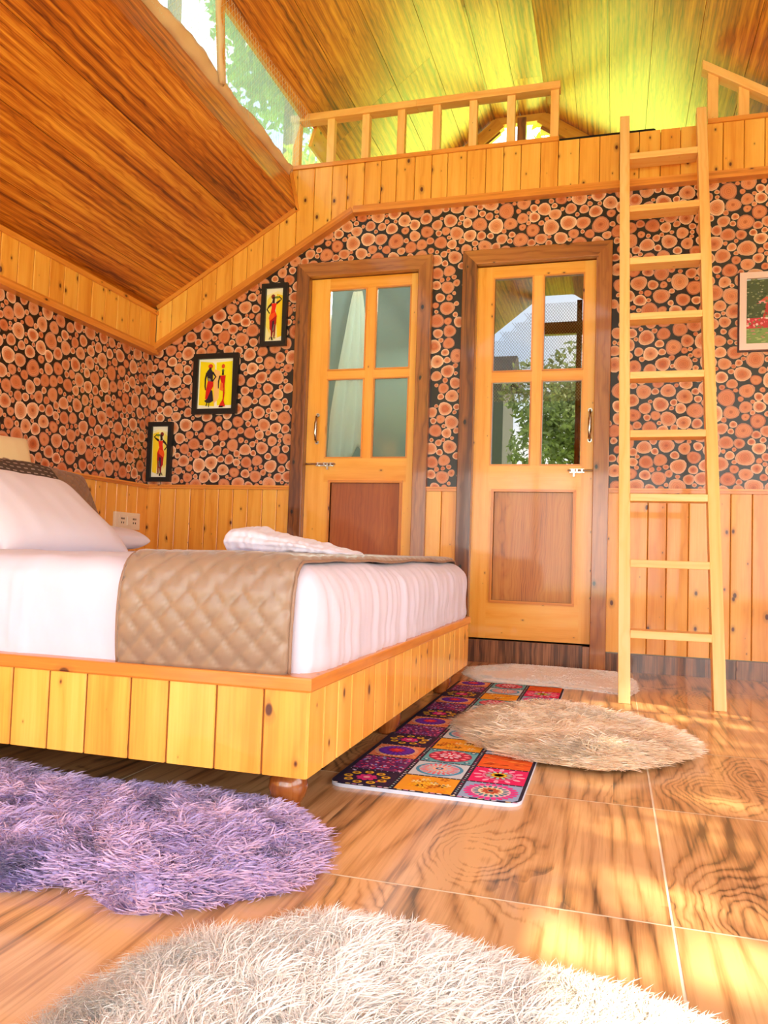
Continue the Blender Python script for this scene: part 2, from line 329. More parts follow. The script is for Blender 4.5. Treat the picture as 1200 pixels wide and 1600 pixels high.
# plank panel in a plane: boards vertical between flo(t) and fhi(t), along direction A from origin O, facing N
def planks(mb, O, A, N, t0, t1, flo, fhi, wmin, wmax, th=.012, gap=.0025, ch=.0025, breaks=()):
    O, A, N = V3(O), V3(A), V3(N); Z = V3((0, 0, 1)); t = t0
    edges = [t0]
    while t < t1-1e-6:
        t += random.uniform(wmin, wmax)
        if t > t1-wmin*.4: t = t1
        edges.append(t)
    br = sorted(set(edges) | set(b for b in breaks if t0 < b < t1))
    for a, b in zip(br[:-1], br[1:]):
        col = RND(); ga = gap/2 if a in edges else 0; gb = gap/2 if b in edges else 0
        P = lambda t, z, n: O+A*t+Z*z+N*n
        xs = [a+ga, a+ga+ch, b-gb-ch, b-gb]; ns = [th-ch, th, th, th-ch]
        if not ga: ns[0] = th
        if not gb: ns[3] = th
        for k in range(3):
            p = [P(xs[k], flo(xs[k]), ns[k]), P(xs[k+1], flo(xs[k+1]), ns[k+1]), P(xs[k+1], fhi(xs[k+1]), ns[k+1]), P(xs[k], fhi(xs[k]), ns[k])]
            mb.quad(p, [(xs[k], flo(xs[k])), (xs[k+1], flo(xs[k+1])), (xs[k+1], fhi(xs[k+1])), (xs[k], fhi(xs[k]))], col)
        for k, d in ((0, ga), (3, gb)):
            if d: mb.quad([P(xs[k], flo(xs[k]), 0), P(xs[k], flo(xs[k]), ns[k]), P(xs[k], fhi(xs[k]), ns[k]), P(xs[k], fhi(xs[k]), 0)], [(0, flo(xs[k])), (ns[k], flo(xs[k])), (ns[k], fhi(xs[k])), (0, fhi(xs[k]))], (col[0]*.3, col[1], col[2]))
    # dark backing seen in the grooves
    for a, b in zip(br[:-1], br[1:]):
        P = lambda t, z: O+A*t+Z*z+N*.004
        mb.quad([P(a, flo(a)), P(b, flo(b)), P(b, fhi(b)), P(a, fhi(a))], [(0, 0)]*4, (0, 0, 0), 1)

# ------------------------------------------------------------------ constants of the room
XL, XR, YB, YR = -2.6, 1.95, 0.0, -5.2
ZW = .88                                    # top of the wainscot
CL0, CL1 = (-1.77, 2.63), (-1.68, 2.95)     # clerestory bottom and top (x, z)
KX, KZ = -1.72, 2.428                       # top of the low roof
EZ = 1.9                                    # eave
FX0, FX1, FZ = -.855, -.49, 3.60
RS = .68
GY = 1.4
D1 = (-1.70, -.936, 2.105); D2 = (-.775, -.028, 2.108)

# floor: big wood-look tiles
fl = MB()
fl.quad([(XL-.1, YR, -.0006), (XR+.1, YR, -.0006), (XR+.1, .1, -.0006), (XL-.1, .1, -.0006)], [(0, 0)]*4, (0, 0, 0), 1)
fl.quad([(XL-.1, YR, -.1), (XL-.1, .1, -.1), (XR+.1, .1, -.1), (XR+.1, YR, -.1)], [(0, 0)]*4, (0, 0, 0), 1)
ys = [-2.745-.555*k for k in range(5, 0, -1)]+[-2.745+.57*k for k in range(6)]
xs = [.093+1.15*k for k in range(-3, 3)]
for j, (ya, yb) in enumerate(zip(ys[:-1], ys[1:])):
    for xa, xb in zip(xs[:-1], xs[1:]):
        x0, x1, y0, y1 = max(xa, XL-.1), min(xb, XR+.1), max(ya, YR), min(yb, .1)
        if x1-x0 < .02 or y1-y0 < .02: continue
        g = .0022; c = RND(); k0 = x0+g
        cuts = [k0]
        while cuts[-1] < x1-g-.25: cuts.append(cuts[-1]+random.uniform(.16, .3))
        cuts.append(x1-g)
        for a, b in zip(cuts[:-1], cuts[1:]):
            cc = (min(1, max(0, c[0]+random.uniform(-.3, .3))), c[1]+(0 if random.random() < .5 else random.random()), c[2])
            fl.quad([(a, y0+g, 0), (b, y0+g, 0), (b, y1-g, 0), (a, y1-g, 0)], [(a, y0), (b, y0), (b, y1), (a, y1)], cc)
tag(fl.build('floor', [M['tile'], M['grout']]), kind='structure')
# ground and hill outside
g = MB(); N = 28
def gh(x, y):
    z = -.5
    if y > 1.6: z += min((y-1.6)*.42, 4.2)
    if x < -3.2: z += min((-3.2-x)*.30, 2.0)
    return z+.25*noise.noise(Vector((x*.3, y*.3, 0)))
gx = np.linspace(-22, 20, N+1); gy = np.linspace(-26, 26, N+1)
for i in range(N):
    for j in range(N):
        q = [(gx[i], gy[j]), (gx[i+1], gy[j]), (gx[i+1], gy[j+1]), (gx[i], gy[j+1])]
        g.quad([(x, y, gh(x, y)) for x, y in q], [(x, y) for x, y in q], (.5, .5, .5))
tag(g.build('hillside', M['grass'], merge=True, smooth=True), kind='structure')

# walls ---------------------------------------------------------------
wb = MB(); T = .1
def wbox(x0, x1, z0, z1): wb.box(x0, x1, YB, YB+T, z0, z1)
O1 = (D1[0]+.03, D1[1]-.03); O2 = (D2[0]+.03, D2[1]-.03)
wbox(XL-.1, O1[0], -.1, 1.93)
wb.hexa([(-2.6, 0, 1.93), (O1[0], 0, 1.93), (O1[0], .1, 1.93), (-2.6, .1, 1.93), (-2.58, 0, 1.94), (O1[0], 0, 2.45), (O1[0], .1, 2.45), (-2.58, .1, 1.94)], (0, 0, 1))
wbox(O1[1], O2[0], -.1, 2.08); wbox(O2[1], XR, -.1, 2.08)
wbox(O1[0], XR, 2.08, 2.56)
wbox(O1[0], O1[1], -.1, .1); wbox(O2[0], O2[1], -.1, .10)
wall_b = tag(wb.build('wall_back', M['plaster']), kind='structure')
wl = MB(); wl.box(XL-.1, XL, YR, YB+T, -.1, 1.93)
wall_l = tag(wl.build('wall_left', M['plaster']), kind='structure')
wr = MB(); wr.box(XR, XR+.1, -1.5, YB+T, -.1, 1.98); wr.box(XR, XR+.1, YR, -4.9, -.1, 1.98); wr.box(XR, XR+.1, -4.9, -1.5, -.1, .30); wr.box(XR, XR+.1, -4.9, -1.5, 1.50, 1.98)
tag(wr.build('wall_right', M['pine']), kind='structure')
w3 = MB()
for y in (-4.9, -4.05, -3.2, -2.35, -1.5): w3.box(XR, XR+.07, y-.03, y+.03, .30, 1.50)
w3.box(XR, XR+.07, -4.9, -1.5, 1.0, 1.04, 'y')
tag(w3.build('window_3', M['pine']), kind='structure')
# rear glass front
def roofz(x):
    if x < CL0[0]: return EZ+(x-XL)*.6
    if x < CL1[0]: return 2.95
    if x < FX0: return CL1[1]+(x-CL1[0])*(FZ-CL1[1])/(FX0-CL1[0])
    if x < FX1: return FZ
    return FZ-(x-FX1)*RS
w4 = MB()
for x in (XL, -1.75, -.9, -.45, .5, 1.2, XR-.05): w4.box(x, x+.06, YR-.06, YR, 0, roofz(x+.03)-.02)
w4.box(-.9, .05, YR-.07, YR+.01, 3.14, 3.28, 'x'); w4.box(XL, XR, YR-.06, YR, 0, .12, 'x')
tag(w4.build('window_4', M['frame_dark']), kind='structure')

# ceiling slabs in strips of laminate board
def strips(mb, a, b, y0, y1, wid, nrm, th=.05, jit=.0, breaks=True):
    a = V3((a[0], 0, a[1])); b = V3((b[0], 0, b[1])); L = np.linalg.norm(b-a); d = (b-a)/L; n = max(1, round(L/wid)); nrm = V3(nrm)
    for i in range(n):
        s0, s1 = L*i/n, L*(i+1)/n; y = y0
        while y < y1-1e-4:
            ye = y+(random.uniform(1.6, 2.9) if breaks else 9)
            if ye > y1-.4: ye = y1
            g = .0012; col = RND()
            p0, p1 = a+d*(s0+g), a+d*(s1-g)
            c8 = []
            for dn in (0, 1):
                o = nrm*th*dn
                c8 += [p0+o+V3((0, y+g*.5, 0)), p1+o+V3((0, y+g*.5, 0)), p1+o+V3((0, ye-g*.5, 0)), p0+o+V3((0, ye-g*.5, 0))]
            if np.cross(d, (0, 1, 0))@nrm < 0: c8 = [c8[k] for k in (3, 2, 1, 0, 7, 6, 5, 4)]
            mb.hexa(c8, (0, 1, 0), col); y = ye
    # dark backing above
    o = nrm*(th+.01); p = [a+V3((0, y0, 0)), b+V3((0, y0, 0)), b+V3((0, y1, 0)), a+V3((0, y1, 0))]
    mb.quad([q+o for q in p], [(0, 0)]*4, (.5, .5, .5), 1)
ce = MB(); strips(ce, (XL-.06, EZ-.036), (KX, KZ), YR, -.0, .26, (-.51, 0, .86), breaks=False)
strips(ce, (KX, KZ), CL0, YR, 0, .3, (-.95, 0, -.3), th=.03, breaks=False)
c1 = tag(ce.build('ceiling', [M['ceil'], M['black']]), kind='structure')
cu = MB(); sl = (FZ-CL1[1])/(FX0-CL1[0]); nn = V3((-sl, 0, 1)); nn /= np.linalg.norm(nn)
strips(cu, (CL1[0]-.01, CL1[1]-.01*sl), (FX0, FZ), YR, GY, .24, nn)
strips(cu, (FX0, FZ), (FX1, FZ), YR, GY, .2, (0, 0, 1))
nr = V3((RS, 0, 1)); nr /= np.linalg.norm(nr)
strips(cu, (FX1, FZ), (XR+.1, FZ-RS*(XR+.1-FX1)), YR, GY, .25, nr)
tag(cu.build('ceiling', [M['ceil'], M['black']]), kind='structure')
# crease mouldings
tr = MB()
for x in (FX0, FX1): tr.beam((x, YR, FZ-.003), (x, GY, FZ-.003), .012, .008)
tag(tr.build('trim_5', M['frame_dark']), kind='structure')

# rooms behind the doors, loft floor
lf = MB(); lf.box(-1.79, XR, .02, GY+.1, 2.56, 2.64, 'y'); 
tag(lf.build('loft_floor', M['pine']), kind='structure')
br = MB(); br.box(-2.3, -.86, 1.25, 1.3, 0, 2.5); br.box(-2.35, -2.3, .1, 1.3, 0, 2.5); br.box(-.86, -.84, .1, 1.3, 0, 2.5); br.box(-2.3, 1.9, .1, 1.3, -.05, .0)
br.box(-.84, 1.0, 1.25, 1.3, 0, 2.5); br.box(1.0, 1.05, .1, 1.3, 0, 2.5)
tag(br.build('wall_bathroom', M['bathroom']), kind='structure')

# wallpaper: log slices packed at random (a repeating drop like real paper)
TW, TH = 1.06, 1.0
def pack():
    out = []; G = {}; cs = .09
    def ok(x, y, r):
        i, j = int(x/cs), int(y/cs); nx, ny = int(math.ceil(TW/cs)), int(math.ceil(TH/cs))
        for dx in (-2, -1, 0, 1, 2):
            for dy in (-2, -1, 0, 1, 2):
                for (a, b, c) in G.get(((i+dx) % nx, (j+dy) % ny), ()):
                    ex = abs(a-x); ex = min(ex, TW-ex); ey = abs(b-y); ey = min(ey, TH-ey)
                    if ex*ex+ey*ey < (r+c+.0004)**2: return False
        return True
    for r, n in ((.038, 2500), (.033, 2500), (.029, 4500), (.025, 6000), (.021, 8000), (.017, 9000), (.0135, 9000), (.0105, 9000)):
        cnt = 0
        for _ in range(n):
            x, y, q = random.random()*TW, random.random()*TH, r*random.uniform(.93, 1.05)
            if r > .035 and cnt > 46: break
            if r > .027 and cnt > 55: break
            if ok(x, y, q): G.setdefault((int(x/cs), int(y/cs)), []).append((x, y, q)); out.append((x, y, q)); cnt += 1
    return out
PK = pack()
PK = [(x, y, r*1.07, RND(), random.random()*9, random.uniform(.9, 1.0)) for x, y, r in PK]
def wallpaper(name, O, A, N, inside, t0, t1, z0, z1, parent, off=(0, 0), lim=(-9, 9)):
    mb = MB(); O, A, N = V3(O), V3(A), V3(N)
    ni = range(int(math.floor((t0-off[0])/TW))-1, int(math.ceil((t1-off[0])/TW))+1); nj = range(int(math.floor((z0-off[1])/TH))-1, int(math.ceil((z1-off[1])/TH))+1)
    c = 0
    for i in ni:
        for j in nj:
            for x, y, r, col, ph, el in PK:
                t, z = x+i*TW+off[0], y+j*TH+off[1]
                if not (t0 < t < t1 and z0 < z < z1) or not inside(t, z, r): continue
                K = 14; P = []; U = []; lift = .0008+.0006*((c*7) % 5)/5; c += 1
                for k in range(K):
                    a = 2*math.pi*k/K; w = 1+.05*math.sin(3*a+ph)+.04*math.sin(2*a+ph*2.3)
                    cx, cy = math.cos(a)*w, math.sin(a)*w*el
                    P.append(O+A*min(max(t+r*cx, lim[0]), lim[1])+V3((0, 0, 1))*(z+r*cy)+N*lift); U.append((math.cos(a), math.sin(a)))
                mb.quad(P, U, col)
    return mb.build(name, M['logs'], parent)
def bgq(name, polys, parent):
    mb = MB()
    for p in polys: mb.quad(p, [(0, 0)]*len(p), (0, 0, 0))
    return mb.build(name, M['wallpaper_bg'], parent)
trimlow = lambda x: 1.648+(x+2.6)*.596 if x < -1.385 else 2.372-.0*(x+1.385)
def in_back(t, z, r):
    if z-r < ZW-.045: return False
    if z+r > trimlow(t)+.05: return False
    for d in (D1, D2):
        if d[0]-r+.03 < t < d[1]+r-.03 and z < d[2]+r-.05: return False
    return True
fr = lambda x, z: (x, -.0005, z)
bgq('wallpaper_ground', [[fr(XL, .8), fr(O1[0], .8), fr(O1[0], 2.2), fr(XL, 1.7)], [fr(O1[1], .8), fr(O2[0], .8), fr(O2[0], 2.4), fr(O1[1], 2.4)], [fr(O2[1], .8), fr(XR, .8), fr(XR, 2.4), fr(O2[1], 2.4)],
    [fr(O1[0], 2.08), fr(O1[1], 2.08), fr(O1[1], 2.4), fr(O1[0], 2.4)], [fr(O2[0], 2.08), fr(O2[1], 2.08), fr(O2[1], 2.4), fr(O2[0], 2.4)]], wall_b)
wallpaper('wallpaper', (0, 0, 0), (1, 0, 0), (0, -1, 0), in_back, XL-.02, XR, .8, 2.45, wall_b, off=(.2, .1), lim=(XL, XR))
bgq('wallpaper_ground', [[(XL+.0005, YR, .8), (XL+.0005, 0, .8), (XL+.0005, 0, 1.7), (XL+.0005, YR, 1.7)]], wall_l)
wallpaper('wallpaper', (XL, 0, 0), (0, 1, 0), (1, 0, 0), lambda t, z, r: z-r > ZW-.055 and z+r < 1.70, -3.2, .02, .8, 1.75, wall_l, off=(.37, .23), lim=(-9, -.001))

# wainscot of pine boards
ws = MB(); f0 = lambda t: .02; f9 = lambda t: ZW-.02
planks(ws, (0, 0, 0), (1, 0, 0), (0, -1, 0), XL, D1[0]+.02, f0, f9, .085, .10)
ws.build('wainscot', [M['pine'], M['dark_gap']], wall_b)
ws = MB(); planks(ws, (0, 0, 0), (1, 0, 0), (0, -1, 0), D1[1]-.01, D2[0]+.01, lambda t: .09, f9, .085, .095); ws.build('wainscot', [M['pine'], M['dark_gap']], wall_b)
ws = MB(); planks(ws, (0, 0, 0), (1, 0, 0), (0, -1, 0), D2[1]-.005, XR, lambda t: .09, f9, .085, .105); ws.build('wainscot', [M['pine'], M['dark_gap']], wall_b)
ws = MB(); planks(ws, (XL, 0, 0), (0, 1, 0), (1, 0, 0), YR, -.012, f0, f9, .085, .10); ws.build('wainscot', [M['pine'], M['dark_gap']], wall_l)
cp = MB()
for a, b in ((XL, D1[0]+.003), (D1[1]-.003, D2[0]+.003), (D2[1]-.003, XR)):
    cp.box(a, b, -.024, 0, ZW-.022, ZW-.008, 'x'); cp.box(a, b, -.030, 0, ZW-.008, ZW, 'x')
tag(cp.build('trim_1', M['pine_trim']), kind='structure')
cp = MB(); cp.box(XL, XL+.024, YR, -.024, ZW-.022, ZW-.008, 'y'); cp.box(XL, XL+.03, YR, -.024, ZW-.008, ZW, 'y')
tag(cp.build('trim_2', M['pine_trim']), kind='structure')
# skirting of wood-look tile
sk = MB()
x = D2[1]+.0
while x < XR:
    x2 = min(x+.58, XR); sk.box(x+.001, x2-.001, -.014, 0, 0, .085, 'z'); x = x2
sk.box(D1[1], D2[0]-.002, -.014, 0, 0, .085, 'z')
sk.box(D2[0], D2[1]-.11, -.022, 0, 0, .112, 'z'); sk.box(D2[1]-.108, D2[1]-.001, -.022, 0, 0, .108, 'z')
tag(sk.build('baseboard_back', M['skirting']), kind='structure')

# valance along the left wall and the face of the loft on the back wall
va = MB(); planks(va, (XL, 0, 0), (0, 1, 0), (1, 0, 0), YR, -.03, lambda t: 1.66, lambda t: EZ-.01, .095, .11, th=.03, gap=.004)
va.build('trim_3', [M['pine'], M['gap_pale']]); va = bpy.data.objects['trim_3']; va['kind'] = 'structure'
ml = MB()
for (z0, z1, dx) in ((1.632, 1.648, .052), (1.648, 1.664, .043), (1.664, 1.676, .036), (EZ-.035, EZ-.012, .043)):
    ml.box(XL, XL+dx, YR, -.03, z0, z1, 'y')
ml.build('moulding', M['pine_trim'], va)
bf = MB(); brk = (-1.72, -1.385)
top = lambda x: (EZ+(x-XL)*.6) if x < KX-.0001 else 2.64
bot = lambda x: trimlow(x)+.012
planks(bf, (0, 0, 0), (1, 0, 0), (0, -1, 0), XL+.03, KX, bot, top, .088, .098, th=.032)
planks(bf, (0, 0, 0), (1, 0, 0), (0, -1, 0), KX, XR, bot, lambda x: 2.64, .085, .105, th=.032, breaks=(-1.385,))
beam = bf.build('trim_4', [M['pine'], M['dark_gap']]); beam['kind'] = 'structure'
ml = MB()
def mould(x0, z0, x1, z1, w, dep, off):
    d = V3((x1-x0, 0, z1-z0)); d /= np.linalg.norm(d); up = V3((-d[2], 0, d[0]))
    a = V3((x0, 0, z0))+up*off; b = V3((x1, 0, z1))+up*off
    ml.hexa([a+V3((0, -dep, 0)), b+V3((0, -dep, 0)), b, a, a+up*w+V3((0, -dep, 0)), b+up*w+V3((0, -dep, 0)), b+up*w, a+up*w], d)
for w, dep, off in ((.016, .053, -.012), (.016, .045, .004), (.012, .038, .020)):
    mould(XL+.03, trimlow(XL+.03), -1.385, 2.372, w, dep, off); mould(-1.385, 2.372, XR, 2.372, w, dep, off)
mould(XL+.03, EZ+.018, KX, KZ, .022, .043, -.022)
ml.hexa([(KX, -.043, KZ-.02), (KX+.018, -.043, KZ-.02), (KX+.018, 0, KZ-.02), (KX, 0, KZ-.02), (CL0[0], -.043, 2.64), (CL0[0]+.018, -.043, 2.64), (CL0[0]+.018, 0, 2.64), (CL0[0], 0, 2.64)], (0, 0, 1))
ml.build('moulding', M['pine_trim'], beam)
# fill of the beam left of the kink up to the clerestory sill
bw = MB(); bw.quad([(KX+.001, -.031, KZ-.01), (KX+.001, -.031, 2.64), (CL0[0]+.01, -.031, 2.64)], [(0, 0), (0, .2), (-.05, .2)], RND())
bw.build('corner_board', M['pine'], beam)

# ------------------------------------------------------------------ clerestory window (window_1), gable window (window_2)
cdir = V3((CL1[0]-CL0[0], 0, CL1[1]-CL0[1])); CW = np.linalg.norm(cdir); cdir /= CW
cp3 = lambda s, y, n=0: V3((CL0[0], 0, CL0[1]))+cdir*s+V3((0, y, 0))+V3((cdir[2], 0, -cdir[0]))*n
w1 = MB()
for s, w in ((.0, .03), (CW-.01, .03)): w1.beam(cp3(s, YR, -.02), cp3(s, 0.05, -.02), .03, w, up=cdir)
wf = w1.build('window_1', M['pine_trim']); wf['kind'] = 'structure'
for y in (-.80, -2.4, -4.0):
    mm = MB(); mm.beam(cp3(0, y, -.015), cp3(CW, y-.22, -.015), .03, .025, up=(0, 1, 0)); mm.build('mullion', M['pine_trim'], wf)
gp = MB(); gp.quad([cp3(0, YR, -.03), cp3(0, 1.35, -.03), cp3(CW, 1.35, -.03), cp3(CW, YR, -.03)], [(0, 0)]*4, (0, 0, 0)); gp.build('glass_pane', M['glass_frost'], wf)
# loft end of the clerestory: pine header and mullions
hd = MB(); hd.beam(cp3(CW-.05, .10, 0), cp3(CW-.05, GY, 0), .02, .12, up=cdir); hd.beam(cp3(.01, .10, 0), cp3(.01, GY, 0), .02, .05, up=cdir)
hd.build('header_board', M['pine'], wf)
for y in (.40, .80, 1.2):
    mm = MB(); mm.box(-1.715, -1.675, y-.035, y+.035, 2.62, 2.90); mm.build('mullion', M['pine'], wf)
# gable
ga = MB(); gl = FZ-.02
P2 = lambda x, z, y=GY: (x, y, z)
def gbar(mb, a, b, w, y0, y1):
    # board below the line a-b, face towards the loft
    a = V3((a[0], 0, a[1])); b = V3((b[0], 0, b[1])); d = (b-a)/np.linalg.norm(b-a); dn = V3((d[2], 0, -d[0]))*w
    Y0, Y1 = V3((0, y0, 0)), V3((0, y1, 0))
    mb.hexa([a+dn+Y0, b+dn+Y0, b+dn+Y1, a+dn+Y1, a+Y0, b+Y0, b+Y1, a+Y1], d)
sR = lambda x: FZ-RS*(x-FX1)
L0 = (CL1[0], CL1[1]); L1_ = (FX0, FZ); R1_ = (FX1, FZ); R0 = (1.2, sR(1.2))
gbar(ga, L0, (FX0+.02, FZ+.0), .085, GY-.03, GY+.02); gbar(ga, (FX0-.02, FZ), (FX1+.02, FZ), .05, GY-.028, GY+.02); gbar(ga, (FX1-.02, FZ+.01), R0, .085, GY-.03, GY+.02)
gf = ga.build('window_2', M['pine']); gf['kind'] = 'structure'
g2 = MB(); sh = .10
gbar(g2, (L0[0]+.06, L0[1]-.06), (FX0+.03, FZ-.075), .03, GY-.012, GY+.02); gbar(g2, (FX1-.03, FZ-.075), (R0[0]-.1, R0[1]-.03), .03, GY-.012, GY+.02)
g2.build('inner_frame', M['frame_dark'], gf)
g3 = MB(); g3.box(-.69, -.63, GY-.04, GY+.03, 2.64, FZ-.02); g3.build('centre_post', M['frame_dark'], gf, label='dark brown centre post')
g4 = MB(); g4.box(-1.75, XR, GY-.03, GY+.02, 2.64, 2.72, 'x'); g4.build('sill', M['pine'], gf)
g5 = MB(); g5.quad([P2(-1.7, 2.7), P2(1.0, 2.7), P2(R0[0]-.3, R0[1]+.1), P2(FX1, FZ-.05), P2(FX0, FZ-.05), P2(-1.66, 2.93)], [(0, 0)]*6, (0, 0, 0)); g5.build('glass_pane', M['glass_clear'], gf)
g6 = MB(); g6.box(1.0, XR+.1, GY-.01, GY+.02, 2.0, 2.66); g6.box(.98, 1.04, GY-.03, GY+.03, 2.6, sR(1.0)-.03); g6.build('side_board', M['pine'], gf)

# net over the clerestory
nt = MB(); step = .030; ymin, ymax = -2.6, .02; k = 0
rad = .0006; sl_ = 1.0
def netline(a, b):
    a, b = V3(a), V3(b); d = (b-a)/np.linalg.norm(b-a); n1 = V3((cdir[2], 0, -cdir[0])); s1 = np.cross(d, n1)
    sa = s1*rad; n_ = n1*rad
    nt.quad([a-sa, a+sa, b+sa, b-sa], [(0, 0)]*4, (1, 1, 1)); nt.quad([a-n_, a+n_, b+n_, b-n_], [(0, 0)]*4, (1, 1, 1))
y = ymin-CW
while y < ymax:
    for sg in (1, -1):
        y0, y1 = (y, y+CW*.7) if sg == 1 else (y+CW*.7, y)
        a, b = (0, y0), (CW, y1)
        def clip(a, b):
            t0, t1 = 0, 1
            for lo in (ymin, ymax):
                da = a[1]-lo; db = b[1]-lo
                ina = (a[1] >= ymin and a[1] <= ymax); inb = (b[1] >= ymin and b[1] <= ymax)
            return ina, inb
        pts = [(s, y0+(y1-y0)*s/CW) for s in np.linspace(0, CW, 9)]
        for p, q in zip(pts[:-1], pts[1:]):
            if ymin <= p[1] <= ymax and ymin <= q[1] <= ymax:
                sag = lambda s, yy: .02+.008*math.sin(yy*7+s*9)
                netline(cp3(p[0], p[1], sag(*p)), cp3(q[0], q[1], sag(*q)))
    y += step
tag(nt.build('netting', M['net']), 'fine white netting stretched across the high slanted window band', 'net')
# netting over the rear glass front, seen mirrored in the right door
nr_m = MB(); rr_ = .0024
for k in range(-40, 90):
    for sg in (1, -1):
        x0 = -1.55+k*.032; z0, z1 = 2.35, 3.5
        pts = [(x0+sg*(z-2.9)*.8, YR+.03, z) for z in np.linspace(z0, z1, 12)]
        for p, q in zip(pts[:-1], pts[1:]):
            if -1.5 < p[0] < .45 and -1.5 < q[0] < .45 and max(p[2], q[2]) < roofz(min(p[0], q[0]))-.03 and max(p[2], q[2]) < roofz(max(p[0], q[0]))-.03:
                nr_m.quad([(p[0]-rr_, p[1], p[2]), (p[0]+rr_, p[1], p[2]), (q[0]+rr_, q[1], q[2]), (q[0]-rr_, q[1], q[2])], [(0, 0)]*4, (1, 1, 1))
tag(nr_m.build('netting', M['net']), 'netting over the high rear windows, seen mirrored in the upper panes of the right door', 'net')
# beige lace along the sill
lc = MB(); n = 150; pr = None
for i in range(n+1):
    y = -2.5+2.45*i/n; h = .030+.022*noise.noise(Vector((y*3.1, 3, 0)))+.02*noise.noise(Vector((y*11, 1, 0)))+.012*(y < -.8)
    low = -.02-.02*max(0, noise.noise(Vector((y*2.3, 9, 0))))
    o = .022+.006*math.sin(y*23+2*math.sin(y*5))
    cur = [cp3(low, y, .012), cp3(.0, y, o), cp3(h*.6, y, o+.008), cp3(h, y, .022)]
    if pr:
        for a, b, c, d in zip(pr[:-1], cur[:-1], cur[1:], pr[1:]): lc.quad([a, b, c, d], [(0, 0)]*4, (1, 1, 1))
    pr = cur
lace = lc.build('lace_curtain', M['lace'], merge=True, smooth=True)
sm = lace.modifiers.new('thick', 'SOLIDIFY'); sm.thickness = .003
tag(lace, 'beige lace curtain bunched along the sill of the high window band', 'curtain')
lc2 = MB(); pr = None
for i in range(25):
    s = CW*i/24; w = .016+.006*math.sin(s*30); yy_ = -.89-.24*i/24
    cur = [cp3(s, yy_-w, .03), cp3(s, yy_-w*.3, .05+.006*math.sin(s*50)), cp3(s, yy_+w*.4, .038), cp3(s, yy_+w, .03)]
    if pr:
        for a, b, c, d in zip(pr[:-1], cur[:-1], cur[1:], pr[1:]): lc2.quad([a, b, c, d], [(0, 0)]*4, (1, 1, 1))
    pr = cur
l2 = lc2.build('lace_tie', M['lace'], lace, merge=True, smooth=True); l2.modifiers.new('thick', 'SOLIDIFY').thickness = .003

